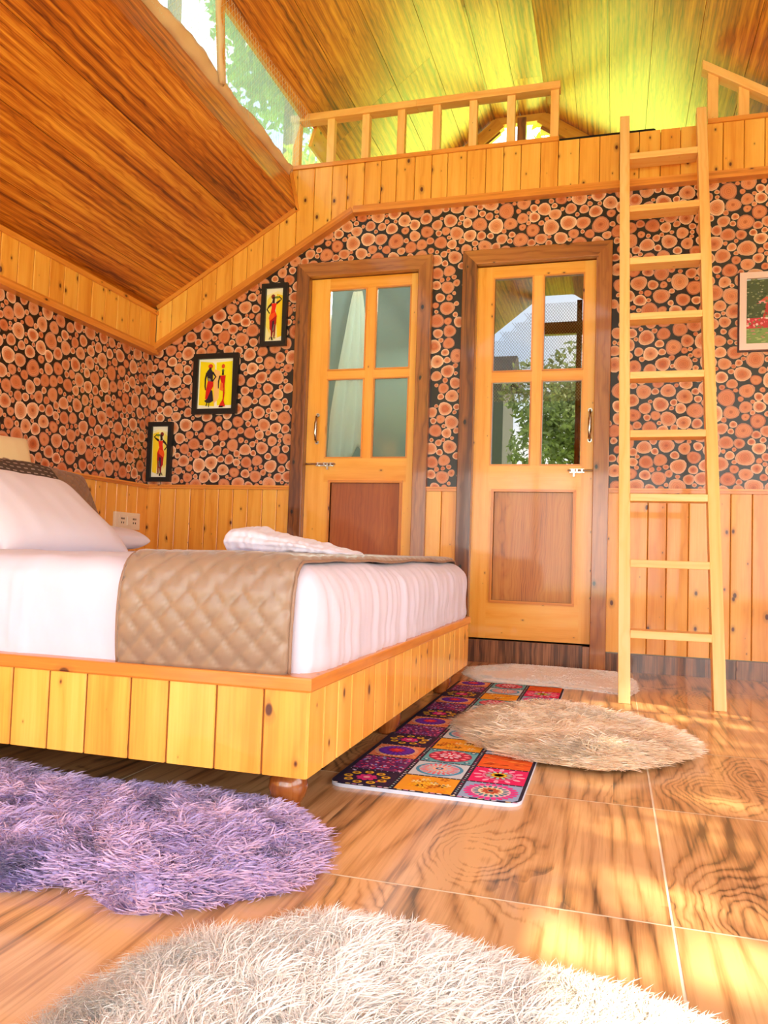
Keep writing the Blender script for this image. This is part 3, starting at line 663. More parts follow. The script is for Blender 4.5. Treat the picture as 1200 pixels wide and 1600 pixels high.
# ------------------------------------------------------------------ doors
def door(idx, D, dk, panel_mat, glass_mat, fmat, handle_left, latch_side):
    x0, x1, zt = D
    f = MB(); fw = .075
    f.hexa([(x0, -.035, 0 if idx == 1 else .0), (x0+fw, -.035, 0), (x0+fw, .09, 0), (x0, .09, 0), (x0, -.035, zt), (x0+fw, -.035, zt-fw), (x0+fw, .09, zt-fw), (x0, .09, zt)], (0, 0, 1))
    f.hexa([(x1-fw, -.035, 0), (x1, -.035, 0), (x1, .09, 0), (x1-fw, .09, 0), (x1-fw, -.035, zt-fw), (x1, -.035, zt), (x1, .09, zt), (x1-fw, .09, zt-fw)], (0, 0, 1))
    f.hexa([(x0+fw, -.035, zt-fw), (x1-fw, -.035, zt-fw), (x1-fw, .09, zt-fw), (x0+fw, .09, zt-fw), (x0, -.035, zt), (x1, -.035, zt), (x1, .09, zt), (x0, .09, zt)], (1, 0, 0))
    root = empty('door_%d' % idx, ((x0+x1)/2, 0, 0)); root['kind'] = 'structure'
    def pt(mb, name, mat, par=None, **k):
        o = mb.build(name, mat, root if par is None else par, **k); 
        if par is None: local(o, root)
        return o
    pt(f, 'door_frame', fmat, bevel=.003)
    a, b = dk['x']; z0, z1 = .118, zt-fw-.004; y0, y1 = .012, .047
    gx = dk['gx']; gz = dk['gz']; px = dk['px']; pz = dk['pz']
    l = MB()
    l.box(a, gx[0], y0, y1, z0, z1); l.box(gx[3], b, y0, y1, z0, z1)                       # stiles
    l.box(gx[0], gx[3], y0, y1, gz[3], z1, 'x'); l.box(gx[0], gx[3], y0, y1, pz[1], gz[0], 'x'); l.box(gx[0], gx[3], y0, y1, z0, pz[0], 'x')
    l.box(gx[1], gx[2], y0+.002, y1, gz[0], gz[3]); l.box(gx[0], gx[1], y0+.003, y1, gz[1], gz[2], 'x'); l.box(gx[2], gx[3], y0+.003, y1, gz[1], gz[2], 'x')
    if px[0] > gx[0]+.004: l.box(gx[0], px[0], y0, y1, pz[0], pz[1])
    if px[1] < gx[3]-.004: l.box(px[1], gx[3], y0, y1, pz[0], pz[1])
    pt(l, 'door_leaf', M['pine_door'])
    # beading round panes and panel
    bd = MB()
    def bead(xa, xb, za, zb, w, yo):
        bd.box(xa-w, xb+w, y0-yo, y0+.01, zb, zb+w, 'x'); bd.box(xa-w, xb+w, y0-yo, y0+.01, za-w, za, 'x'); bd.box(xa-w, xa, y0-yo, y0+.01, za, zb); bd.box(xb, xb+w, y0-yo, y0+.01, za, zb)
    for xa, xb in ((gx[0], gx[1]), (gx[2], gx[3])):
        for za, zb in ((gz[0], gz[1]), (gz[2], gz[3])): bead(xa+.006, xb-.006, za+.006, zb-.006, .007, .004)
    bead(px[0]+.004, px[1]-.004, pz[0]+.004, pz[1]-.004, .014, .009); bead(px[0]+.004, px[1]-.004, pz[0]+.004, pz[1]-.004, .007, .013)
    pt(bd, 'beading', M['pine_trim'])
    for xa, xb in ((gx[0], gx[1]), (gx[2], gx[3])):
        for za, zb in ((gz[0], gz[1]), (gz[2], gz[3])):
            p = MB(); p.box(xa-.004, xb+.004, y0+.012, y0+.0155, za-.004, zb+.004); pt(p, 'glass_pane', glass_mat)
    p = MB(); p.box(px[0]-.004, px[1]+.004, y0+.008, y0+.02, pz[0]-.004, pz[1]+.004); pt(p, 'wood_panel', panel_mat)
    # pull handle
    hx = dk['h']; h = MB(); za, zb = 1.12, 1.27
    h.tube([(hx, y0-.004, za), (hx-.001, y0-.024, za+.012), (hx, y0-.032, (za+zb)/2-.03), (hx, y0-.032, (za+zb)/2+.03), (hx, y0-.024, zb-.012), (hx, y0-.004, zb)], [.006, .007, .0085, .0085, .007, .006], 10)
    ho = pt(h, 'pull_handle', M['chrome'], smooth=True)
    for z in (za, zb): h = MB(); h.tube([(hx, y0, z), (hx, y0-.005, z)], .011, 12); pt(h, 'rosette', M['chrome'], ho)
    # tower bolt
    s = MB(); lx0, lx1, lz = dk['l']
    s.box(min(lx0, lx1), max(lx0, lx1), y0-.003, y0, lz-.010, lz+.010, 'x'); bo = pt(s, 'tower_bolt', M['chrome'])
    s = MB(); s.tube([(lx0-.01*(1 if lx1 > lx0 else -1), y0-.010, lz+.002), (lx1+(.075 if lx1 > lx0 else -.075), y0-.010, lz+.002)], .0055, 10); pt(s, 'bolt_rod', M['chrome'], bo)
    s = MB()
    for k in (.15, .5, .85): xx = lx0+(lx1-lx0)*k; s.box(xx-.004, xx+.004, y0-.017, y0-.003, lz-.009, lz+.009)
    s.box(lx0+(lx1-lx0)*.3-.004, lx0+(lx1-lx0)*.3+.004, y0-.022, y0-.008, lz-.030, lz+.006); pt(s, 'bolt_guide', M['chrome'], bo)
    return root
door(1, D1, dict(x=(-1.628, -1.008), gx=(-1.518, -1.305, -1.252, -1.056), gz=(1.035, 1.468, 1.515, 1.965), px=(-1.478, -1.082), pz=(.28, .905), h=-1.562, l=(-1.46, -1.565, 1.0)), M['door_panel'], M['glass_door1'], M['frame_dark'], 1, -1)
door(2, D2, dict(x=(-.702, -.102), gx=(-.616, -.413, -.362, -.160), gz=(.995, 1.428, 1.477, 1.970), px=(-.592, -.192), pz=(.308, .864), h=-.122, l=(-.215, -.145, .968)), M['door_panel2'], M['glass_door2'], M['frame_dark'], 0, 1)

# towel hanging behind the frosted door
tw = MB(); NU, NV = 28, 44
def tow(u, v):        # u 0..1 across, v 0..1 down
    half = .025+.085*min(1, v*1.25)**.8; x = -1.385+(u-.5)*2*half-.035*v
    z = 1.97-v*.86-(.10*abs(math.sin(u*3.1+.6)) if v > .75 else 0)*(v-.75)*4-.12*(1-u)*v*0
    return (x, .085+.012*math.sin(u*19+v*2)*min(1, v*3+.2)+.004*math.sin(v*9), z)
P = [[tow(i/NU, j/NV) for i in range(NU+1)] for j in range(NV+1)]
for j in range(NV):
    for i in range(NU): tw.quad([P[j][i], P[j][i+1], P[j+1][i+1], P[j+1][i]], [(0, 0)]*4, (1, 1, 1))
to = tw.build('towel', M['towel'], merge=True, smooth=True); to.modifiers.new('t', 'SOLIDIFY').thickness = .006
tag(to, 'white towel hanging behind the frosted glass of the left door', 'towel')

# ------------------------------------------------------------------ loft railings
def balusters(root, xs, ztop, y=0.0, zb=2.662, w=.042):
    for x in xs:
        b = MB(); zt = ztop(x); b.hexa([(x-w/2, y-.02, zb), (x+w/2, y-.02, zb), (x+w/2, y+.02, zb), (x-w/2, y+.02, zb), (x-w/2, y-.02, ztop(x-w/2)), (x+w/2, y-.02, ztop(x+w/2)), (x+w/2, y+.02, ztop(x+w/2)), (x-w/2, y+.02, ztop(x-w/2))], (0, 0, 1))
        local(b.build('baluster', M['pine_light'], root, bevel=.002), root)
r = empty('loft_railing', (-1.03, 0, 2.64), label='long pine railing with nine balusters along the left of the loft edge', cat='railing')
b = MB(); b.box(-1.775, -1.05, -.035, .035, 2.918, 2.956, 'x'); b.box(-1.05, -.298, -.034, .034, 2.919, 2.957, 'x'); local(b.build('top_rail', M['pine_light'], r, bevel=.002), r)
b = MB(); b.box(-1.77, -.30, -.042, .03, 2.641, 2.662, 'x'); local(b.build('base_rail', M['pine_trim'], r), r)
balusters(r, [-1.742, -1.538, -1.336, -1.136, -.941, -.745, -.547, -.325], lambda x: 2.919)
r['label'] = 'long pine railing with eight balusters along the left of the loft edge'
r = empty('loft_railing', (.9, 0, 2.64), label='short sloping pine railing at the right of the loft edge', cat='railing')
zr = lambda x: 2.905-.62*(x-.40)
b = MB(); b.hexa([(.375, -.035, zr(.375)), (.80, -.035, zr(.80)), (.80, .035, zr(.80)), (.375, .035, zr(.375)), (.375, -.035, zr(.375)+.045), (.80, -.035, zr(.80)+.045), (.80, .035, zr(.80)+.045), (.375, .035, zr(.375)+.045)], (1, 0, -.62))
local(b.build('top_rail', M['pine_light'], r, bevel=.002), r)
b = MB(); b.box(.40, .80, -.042, .03, 2.641, 2.662, 'x'); local(b.build('base_rail', M['pine_trim'], r), r)
balusters(r, [.425, .563, .70], zr, w=.048)
# dark mat on the loft floor
b = MB(); b.box(-1.25, .17, .02, 1.2, 2.645, 2.685, 'x'); tag(b.build('loft_mattress', M['dark_fabric'], bevel=.015), 'thin dark mattress lying on the loft floor behind the railing', 'mattress')

# ------------------------------------------------------------------ ladder
lad = empty('ladder', (.2, -.88, 0), label='pale pine ladder with nine rungs leaning against the loft beside the right door', cat='ladder')
LB, LT = V3((0, -.865, 0)), V3((0, -.075, 2.69)); ld = (LT-LB)/np.linalg.norm(LT-LB); ln_ = np.cross((1, 0, 0), ld)
def rail(xb, xt, w=.044, dp=.07):
    a = V3((xb, -.865, 0)); t = V3((xt, -.075, 2.69)); b = MB()
    ring = lambda p, q: [p+V3((-w/2, 0, 0)), p+V3((w/2, 0, 0)), p+V3((w/2, dp*q, 0)), p+V3((-w/2, dp*q, 0))]
    b.hexa([p for p in ring(a+V3((0, -.03, 0)), 1)]+[p for p in ring(t+V3((0, -.03, 0)), .95)], ld)
    return local(b.build('side_rail', M['pine_light'], lad, bevel=.002), lad)
rail(.048, .018); rail(.380, .366)
for z in (2.448, 2.156, 1.879, 1.600, 1.321, 1.058, .787, .521, .252):
    k = z/2.69; y = -.865+.79*k; xa = .048-.030*k+.022; xb = .380-.014*k-.022; b = MB()
    b.box(xa, xb, y-.034, y+.062, z-.015, z+.015, 'x'); local(b.build('rung', M['pine_light'], lad, bevel=.002), lad)

# ------------------------------------------------------------------ pictures
def pframe(name, x0, x1, z0, z1, bw, dep, mat, label, bgcol, tilt=0):
    cx, cz = (x0+x1)/2, (z0+z1)/2; root = empty(name, (cx, -.002, cz), label=label, cat='picture'); W, H = (x1-x0)/2, (z1-z0)/2
    root.rotation_euler = (0, tilt, 0)
    f = MB()
    for s in (1, -1):
        f.hexa([(-W, -dep, s*(H-bw)), (W, -dep, s*(H-bw)), (W, 0, s*(H-bw)), (-W, 0, s*(H-bw)), (-W, -dep, s*H), (W, -dep, s*H), (W, 0, s*H), (-W, 0, s*H)], (1, 0, 0))
        f.box(min(s*(W-bw), s*W), max(s*(W-bw), s*W), -dep, 0, -H+bw, H-bw)
    f.build('frame', mat, root)
    pm = MB(); w, h = W-bw, H-bw; pm.box(-w, w, -dep*.35, 0, -h, h, col=bgcol)
    return root, pm, w, h, -dep*.35
def figure(pm, shapes, w, h, y):
    for k, (pts, col) in enumerate(shapes): pm.poly([((px*2-1)*w, y-(.0003 if len(shapes) < 60 else .000012)*(k+1), (1-pz*2)*h) for px, pz in pts], srgb(col))
def ell(cx, cy, rx, ry, n=16): return [(cx+rx*math.cos(2*math.pi*k/n), cy+ry*math.sin(2*math.pi*k/n)) for k in range(n)]
def limb(pts, ws):
    L, R = [], []
    for i, p in enumerate(pts):
        a = pts[max(i-1, 0)]; b = pts[min(i+1, len(pts)-1)]; dx, dy = b[0]-a[0], (b[1]-a[1])*2.2; l = math.hypot(dx, dy); nx, ny = -dy/l, dx/l/2.2
        L.append((p[0]+nx*ws[i], p[1]+ny*ws[i])); R.append((p[0]-nx*ws[i], p[1]-ny*ws[i]))
    out = []
    for i in range(len(pts)-1): out.append([L[i], L[i+1], R[i+1], R[i]])
    return out
def woman(mir):
    S = []; add = lambda p, c: S.append(([(1-x, y) if mir else (x, y) for x, y in p], c))
    add([(0, .1), (.35, .05), (1, .12), (1, .98), (.5, .97), (0, .85)], '#fff3b0'); add([(.02, .14), (.4, .10), (.42, .5), (.3, .93), (.05, .9)], '#ffd91e'); add([(.72, .12), (.95, .2), (.98, .7), (.75, .85), (.7, .4)], '#ffe860')
    D = '#2a0f10'
    for p in limb([(.42, .285), (.25, .245), (.11, .205), (.28, .15)], (.05, .042, .035, .025)): add(p, D)      # raised arm
    for p in limb([(.65, .28), (.82, .33), (.94, .39), (.78, .47)], (.06, .045, .035, .025)): add(p, D)
    add(ell(.38, .17, .14, .022), '#6f8a2a')
    add([(.5, .2), (.62, .2), (.66, .27), (.5, .285)], D); add(ell(.6, .155, .11, .045), '#8a2a10'); add(ell(.56, .19, .075, .035), D)
    add([(.38, .28), (.68, .285), (.66, .36), (.72, .47), (.76, .5), (.74, .58), (.36, .6), (.34, .52), (.46, .42)], '#ea2a08')
    add([(.45, .45), (.76, .49), (.8, .56), (.76, .63), (.5, .57)], '#f4580e')
    add([(.36, .52), (.5, .55), (.76, .62), (.74, .76), (.6, .83), (.46, .82), (.36, .66)], '#b00c12'); add([(.47, .6), (.6, .62), (.62, .78), (.5, .78)], '#3a1530')
    add([(.44, .68), (.5, .68), (.6, .84), (.5, .82)], '#7a7470')
    add([(.38, .66), (.47, .7), (.5, .92), (.42, .92)], '#8a2414'); add([(.52, .8), (.66, .8), (.64, .92), (.58, .92)], '#8a0c1e')
    add([(.36, .935), (.5, .925), (.5, .94), (.4, .945)], D); add([(.56, .92), (.66, .92), (.6, .98), (.52, .975)], D); add([(.66, .9), (.72, .93), (.76, .965), (.7, .96)], D)
    return S
rt, pm, w, h, y = pframe('framed_picture', -2.598, -2.442, .898, 1.243, .026, .022, M['black'], 'narrow black-framed picture of a woman in red, lowest of the three on the left', srgb('#fff6e0'))
figure(pm, woman(False), w, h, y); pm.build('print', M['print'], rt, attr='Col')
rt, pm, w, h, y = pframe('framed_picture', -1.915, -1.758, 1.658, 2.012, .027, .022, M['black'], 'narrow black-framed picture of a woman in red, highest beside the left door frame', srgb('#fff6e0'))
figure(pm, woman(True), w, h, y); pm.build('print', M['print'], rt, attr='Col')
rt, pm, w, h, y = pframe('framed_picture', -2.322, -2.043, 1.284, 1.630, .030, .022, M['black'], 'wider black-framed picture of two women on a yellow ground, between the narrow ones', srgb('#fffbe8'))
S = [([(.04, .04), (.4, .07), (.46, .12), (.5, .5), (.48, .95), (.03, .92)], '#ffe400'), ([(.5, .07), (.96, .05), (.97, .93), (.56, .93), (.52, .6)], '#fff200'), ([(.44, .2), (.62, .25), (.6, .8), (.46, .9)], '#ffc87a')]
D = '#1c0c14'
for p in limb([(.24, .27), (.2, .4), (.2, .55), (.22, .62)], (.03, .022, .018, .014)): S.append((p, D))
for p in limb([(.4, .26), (.5, .36), (.4, .46)], (.028, .02, .018)): S.append((p, D))
S += [(ell(.34, .145, .065, .045), '#d8421a'), (ell(.335, .19, .035, .025), '#3a1010'), ([(.3, .2), (.36, .2), (.42, .27), (.42, .47), (.28, .45), (.24, .3), (.24, .25)], '#22182c'), ([(.28, .38), (.36, .4), (.36, .45), (.29, .44)], '#8a8478'),
      ([(.28, .44), (.44, .46), (.44, .55), (.36, .66), (.3, .82), (.22, .8), (.24, .6)], '#d8140c'), ([(.38, .62), (.42, .64), (.46, .84), (.38, .88), (.26, .88), (.2, .84), (.28, .8)], '#221830'),
      ([(.27, .87), (.29, .87), (.27, .95), (.24, .94)], D), ([(.33, .87), (.35, .87), (.34, .97), (.32, .96)], D), (ell(.71, .155, .045, .045), '#e8501c'), (ell(.71, .24, .035, .03), '#6f7a40'),
      ([(.69, .25), (.73, .25), (.74, .33), (.68, .33)], D), ([(.62, .34), (.79, .34), (.77, .5), (.78, .7), (.76, .84), (.8, .94), (.68, .92), (.73, .8), (.74, .6), (.66, .45)], '#d40c0c'),
      ([(.66, .46), (.72, .5), (.73, .66), (.64, .62)], '#f47a28'), ([(.7, .85), (.8, .92), (.8, .96), (.62, .97)], '#e42810'), ([(.64, .945), (.76, .945), (.74, .975), (.63, .975)], D)]
for p in limb([(.63, .345), (.595, .46), (.6, .6)], (.02, .015, .012)): S.append((p, D))
figure(pm, S, w, h, y); pm.build('print', M['print'], rt, attr='Col')
# landscape photograph on the right
pinkfr = simple('silver_pink_frame', srgb('#e6c8c8'), .25, metal=.35)
rt, pm, w, h, y = pframe('framed_picture', .552, 1.05, 1.535, 1.905, .030, .022, pinkfr, 'silver-framed picture of a red house and flower garden right of the ladder', srgb('#b8c8d8'))
f = MB(); W, H = .249+.006, .185+.006; f.box(-W, W, -.005, .0, -H, H); f.build('outer_edge', simple('dark_red_edge', srgb('#3a1418'), .4), rt)
S = [([(0, 0), (1, 0), (1, .55), (0, .55)], '#c2cddc'), ([(0, .02), (.3, .0), (.5, .1), (.42, .3), (.3, .6), (0, .62)], '#4e5a3a'), ([(0, .6), (1, .6), (1, .76), (0, .76)], '#c43a44'), ([(0, .76), (1, .74), (1, 1), (0, 1)], '#86a060'),
     ([(.16, .62), (.2, .36), (.8, .36), (.82, .62)], '#b83a34'), ([(.26, .4), (.34, .4), (.34, .58), (.26, .58)], '#2c1418'), ([(.4, .44), (.7, .44), (.7, .56), (.4, .56)], '#351a20'), ([(.1, .38), (.34, .12), (.64, .1), (.9, .38)], '#d85848'), ([(.12, .34), (.2, .34), (.2, .38), (.12, .38)], '#e8a0a0')]
for k in range(150):
    x, z = random.random(), random.uniform(.6, .78); s = random.uniform(.006, .016); S.append((ell(x, z, s, s*1.3, 6), random.choice(['#e04858', '#f09098', '#b02a3a', '#6f8a50', '#f6d0d0'])))
for k in range(150):
    x, z = random.uniform(0, .38), random.uniform(.0, .6); s = random.uniform(.006, .018); S.append((ell(x, z, s, s, 6), random.choice(['#3c4a2c', '#6e7a50', '#8a9068', '#a8a488', '#55604a'])))
for k in range(120):
    x, z = random.random(), random.uniform(.78, .99); s = random.uniform(.008, .03); S.append((ell(x, z, s, s*.3, 6), random.choice(['#6f9050', '#a8bc78', '#8aa868', '#c8cc90', '#e08890'])))
figure(pm, [([(max(0, min(1, a)), max(0, min(1, b))) for a, b in p], c) for p, c in S], w, h, y)
for q in range(len(pm.v)):
    pass
pm.build('print', M['print'], rt, attr='Col')

# switch board on the left wall
sw = empty('switch_board', (XL+.012, -.215, .66), label='cream switch and socket plate on the pine wainscot behind the bed', cat='switch')
b = MB(); b.box(0, .018, -.115, .115, -.047, .047); b.build('plate', M['white_pl'], sw, bevel=.004)
b = MB(); b.box(.018, .021, -.085, .085, -.030, .030); b.build('inner_plate', M['white_pl'], sw, bevel=.001)
for yy in (-.055, .055):
    b = MB()
    for dy, dz in ((-.010, -.010), (.010, -.010), (0, .012), (-.012, .012), (.012, .012)): b.box(.021, .0225, yy+dy-.003, yy+dy+.003, dz-.005, dz+.005)
    b.build('socket', M['dark_slot'], sw)
b = MB(); b.box(.021, .027, -.016, .016, -.024, .024); b.build('rocker_switch', M['white_pl'], sw, bevel=.002)

# ------------------------------------------------------------------ bed
BX0, BX1, BY0, BY1, BZ0, BZ1 = XL+.02, -.548, -2.585, -.86, .098, .288
bed = empty('bed', ((BX0+BX1)/2, (BY0+BY1)/2, 0), label='low pine-boarded bed frame on turned feet, head against the left wall', cat='bed')
pf = MB(); lo = lambda t: BZ0; hi = lambda t: BZ1-.028
planks(pf, (0, BY0+.02, 0), (1, 0, 0), (0, -1, 0), BX0, BX1-.0, lo, hi, .085, .108, th=.02, gap=.0035)
for yy in ((BY0+.0005, BY0+.02), (BY1-.02, BY1-.0005)): pass
pf.box(BX0, BX1-.022, BY0+.004+.0, BY0+.022, BZ0+.002, BZ1-.02, 'x', mi=1)
local(pf.build('side_boards', [M['pine'], M['dark_gap']], bed), bed)
pf = MB(); planks(pf, (0, BY1-.02, 0), (1, 0, 0), (0, 1, 0), BX0, BX1, lo, hi, .09, .105, th=.02); pf.box(BX0, BX1-.022, BY1-.022, BY1-.004, BZ0+.002, BZ1-.02, 'x', mi=1)
local(pf.build('side_boards', [M['pine'], M['dark_gap']], bed), bed)
pf = MB(); planks(pf, (BX1-.02, 0, 0), (0, 1, 0), (1, 0, 0), BY0+.001, BY1-.001, lo, hi, .08, .10, th=.02, gap=.0035)
pf.box(BX1-.022, BX1-.004, BY0+.01, BY1-.01, BZ0+.002, BZ1-.02, 'y', mi=1)
local(pf.build('foot_boards', [M['pine'], M['gap_pale']], bed), bed)
cp = MB()
c0, c1_ = BZ1-.028, BZ1
cp.hexa([(BX0, BY0-.006, c0), (BX1+.006, BY0-.006, c0), (BX1-.04, BY0+.04, c0), (BX0, BY0+.04, c0), (BX0, BY0-.006, c1_), (BX1+.006, BY0-.006, c1_), (BX1-.04, BY0+.04, c1_), (BX0, BY0+.04, c1_)], (1, 0, 0))
cp.hexa([(BX1-.04, BY0+.04, c0), (BX1+.006, BY0-.006, c0), (BX1+.006, BY1+.006, c0), (BX1-.04, BY1-.04, c0), (BX1-.04, BY0+.04, c1_), (BX1+.006, BY0-.006, c1_), (BX1+.006, BY1+.006, c1_), (BX1-.04, BY1-.04, c1_)], (0, 1, 0))
cp.hexa([(BX0, BY1-.04, c0), (BX1-.04, BY1-.04, c0), (BX1+.006, BY1+.006, c0), (BX0, BY1+.006, c0), (BX0, BY1-.04, c1_), (BX1-.04, BY1-.04, c1_), (BX1+.006, BY1+.006, c1_), (BX0, BY1+.006, c1_)], (1, 0, 0))
local(cp.build('cap_rail', M['pine_trim'], bed, bevel=.004), bed)
b = MB(); b.box(BX0+.02, BX1-.03, BY0+.03, BY1-.03, BZ0+.03, BZ0+.05, 'y'); local(b.build('base_board', M['frame_dark'], bed), bed)
prof = [(0, 0), (.024, 0), (.028, .006), (.026, .012), (.036, .026), (.041, .045), (.038, .064), (.028, .078), (.024, .083), (.034, .089), (.034, .099), (.0, .099)]
for x in (BX1-.085, (BX0+BX1)/2, BX0+.1):
    for y in (BY0+.12, (BY0+BY1)/2, BY1-.12):
        b = MB(); b.lathe(x, y, prof); local(b.build('bun_foot', M['foot'], bed, smooth=True), bed)

# rounded, displaced solid
def soft_box(x0, x1, y0, y1, z0, z1, r, res, disp):
    mb = MB(); C = V3(((x0+x1)/2, (y0+y1)/2, (z0+z1)/2)); H = V3(((x1-x0)/2, (y1-y0)/2, (z1-z0)/2))
    def mp(p):
        p = V3(p); inner = H-r; q = np.clip(p, -inner, inner); d = p-q; l = np.linalg.norm(d)
        if l > 1e-9: n = d/l; p = q+n*r
        else: n = V3((0, 0, 1))
        return C+p+disp(C+p, n)
    def face(ax, sg):
        o = [i for i in range(3) if i != ax]; nu = max(2, int(2*H[o[0]]/res)); nv = max(2, int(2*H[o[1]]/res))
        g = []
        for i in range(nu+1):
            row = []
            for j in range(nv+1):
                p = [0, 0, 0]; p[ax] = sg*H[ax]; p[o[0]] = -H[o[0]]+2*H[o[0]]*i/nu; p[o[1]] = -H[o[1]]+2*H[o[1]]*j/nv; row.append(mp(p))
            g.append(row)
        flip = (sg > 0) == (ax != 1)
        for i in range(nu):
            for j in range(nv):
                q = [g[i][j], g[i+1][j], g[i+1][j+1], g[i][j+1]]
                if not flip: q = q[::-1]
                mb.quad(q, [(i*res, j*res)]*4, (.5, .5, .5))
    for ax in (0, 1, 2):
        for sg in (1, -1): face(ax, sg)
    return mb
MX1, MY0, MY1, MZ1 = -.568, -2.557, -.89, .502
def mdisp(p, n):
    d = V3((0, 0, 0.)); x, y, z = p
    k = max(0, min(1, (z-.22)/.2)); 
    if n[0] > .3:      # gathered foot end
        w = .0018*math.sin(y*110+4*noise.noise(Vector((y*5, z*3, 0)))*3)+.0055*noise.noise(Vector((y*55, z*4, 1)))+.008*noise.noise(Vector((y*13, z*2.5, 4)))
        bulge = .022*math.sin(max(0, min(1, (z-.27)/.24))*math.pi)+.012*math.exp(-((z-.30)/.03)**2)
        d[0] += (w+bulge)*n[0]*min(1, (z-.2)/.08 if z > .2 else 0)
    if n[1] < -.3: 
        d[1] -= (.007*noise.noise(Vector((x*9, z*3, 2)))+.003*noise.noise(Vector((x*30+z*12, z*6, 2)))+.008*math.sin(max(0, min(1, (z-.27)/.24))*math.pi))
        for fx in (-1.225, -1.25): d[1] -= .006*math.exp(-((x-fx-.05*(z-.4))/.008)**2)
    if n[2] > .5: d[2] += .006*noise.noise(Vector((x*3, y*3, 0)))+.0025*noise.noise(Vector((x*6, y*24, 5)))+.004*noise.noise(Vector((x*14+y*5, y*4, 8)))
    return d
mt = soft_box(BX0+.02, MX1, MY0, MY1, .15, MZ1, .06, .011, mdisp)
tag(mt.build('mattress', M['sheet'], merge=True, smooth=True), 'thick mattress wrapped in a white wrinkled sheet, resting in the pine bed frame', 'mattress')

# quilted runner across the foot of the bed
def runner():
    mb = MB(); x0, x1 = -.978, -.598; zt = MZ1+.012; R_ = .06; yf = MY0-.016; yb = MY1+.012
    path = []; z = .288
    while z < zt-R_: path.append((yf-.010*math.sin((z-.285)/.2*math.pi), z)); z += .008
    for k in range(1, 13): a = math.pi/2*k/12; path.append((yf+R_-R_*math.cos(a), zt-R_+R_*math.sin(a)))
    y = yf+R_
    while y < yb-R_: y += .008; path.append((min(y, yb-R_), zt))
    for k in range(1, 9): a = math.pi/2*k/8; path.append((yb-R_+R_*math.sin(a), zt-R_+R_*math.cos(a)))
    z = zt-R_
    while z > .33: z -= .02; path.append((yb, z))
    s = [0]
    for a, b in zip(path[:-1], path[1:]): s.append(s[-1]+math.hypot(b[0]-a[0], b[1]-a[1]))
    nx = 56; rows = []
    for k, (y, z) in enumerate(path):
        a = path[max(k-1, 0)]; b = path[min(k+1, len(path)-1)]; ty, tz = b[0]-a[0], b[1]-a[1]; l = math.hypot(ty, tz); ny, nz_ = -tz/l, ty/l
        row = []
        for i in range(nx+1):
            u = i/nx; S_ = s[k]; skew = -.012*min(1, S_/.25)
            x = x0+(x1-x0)*u+(.03*min(1, S_/.25) if False else 0)+skew*0+.004*math.sin(S_*9)
            X, Y = (x-x0)/.062, S_/.062
            f1 = abs(((X+Y) % 1)-.5)*2; f2 = abs(((X-Y) % 1)-.5)*2       # 1 at seam... distance to seams
            q = min(1-f1, 1-f2); h = .0075*(1-math.exp(-q*9))
            edge = min(u, 1-u)*(x1-x0); h = min(h, edge*1.0+.001) if edge < .008 else h
            wv = .004*noise.noise(Vector((x*8, S_*6, 3)))
            foot = .010*max(0, 1-S_/.22)*math.sin(x*40)*0
            ex = max(0, x-(MX1-.06)); dr = .06-math.sqrt(max(0, .0036-ex*ex)); row.append((x, y+ny*(h+wv-dr), z+nz_*(h+wv-dr)))
        rows.append(row)
    for k in range(len(rows)-1):
        for i in range(nx): mb.quad([rows[k][i], rows[k][i+1], rows[k+1][i+1], rows[k+1][i]], [(i*.007, s[k])]*4, (.5, .5, .5))
    o = mb.build('bed_runner', M['runner'], merge=True, smooth=True); sd_ = o.modifiers.new('t', 'SOLIDIFY'); sd_.thickness = .006; sd_.offset = -1
    for i in (0, nx):
        e = MB(); e.tube([rows[k][i] for k in range(0, len(rows), 2)], .0035, 8); e.build('binding', M['quilt_edge'], o, smooth=True)
    return o
tag(runner(), 'tan satin diamond-quilted runner draped across the foot of the bed', 'bed runner')

# cushions and pillows --------------------------------------------------
def cushion(name, W, H, T_, mat, loc, rot, label, cat='pillow', seed=0, sag=0, quilt=0, n=44, corner=.10, wr=1.0, pw=2.6):
    mb = MB(); g = {}
    for sd_ in (1, -1):
        for i in range(n+1):
            for j in range(n+1):
                u, v = 2*i/n-1, 2*j/n-1
                u_ = math.sin(u*math.pi/2); v_ = math.sin(v*math.pi/2)
                e = max(0, (1-abs(u_)**pw))*max(0, (1-abs(v_)**pw)); t = T_/2*e**.42
                inx = 1-corner*(1-abs(v_)**2)*abs(u_)**2*.5; iny = 1-corner*(1-abs(u_)**2)*abs(v_)**2*.5
                x, z = u_*W/2*inx, v_*H/2*iny
                w = wr*(.006*noise.noise(Vector((x*7+seed, z*7, seed)))+.004*noise.noise(Vector((x*18+seed, z*6, seed)))+.010*noise.noise(Vector((x*3, z*3, seed+5))))*min(1, e*3)
                if quilt:
                    X, Y = x/quilt, z/quilt; q = min(1-abs(((X+Y) % 1)-.5)*2, 1-abs(((X-Y) % 1)-.5)*2); w += -.009*math.exp(-q*7)*min(1, e*3)
                yy = sd_*(t+w)
                if sag: z -= sag*(x/W*2)**2*0; yy += sag*(z/H)**2
                g[sd_, i, j] = (x, yy, z)
        for i in range(n):
            for j in range(n):
                q = [g[sd_, i, j], g[sd_, i+1, j], g[sd_, i+1, j+1], g[sd_, i, j+1]]
                if sd_ == 1: q = q[::-1]
                mb.quad(q, [(p[0], p[2]) for p in q], (.5, .5, .5))
    o = mb.build(name, mat, merge=True, smooth=True); o.location = loc; o.rotation_euler = rot
    return tag(o, label, cat)
PI = math.pi
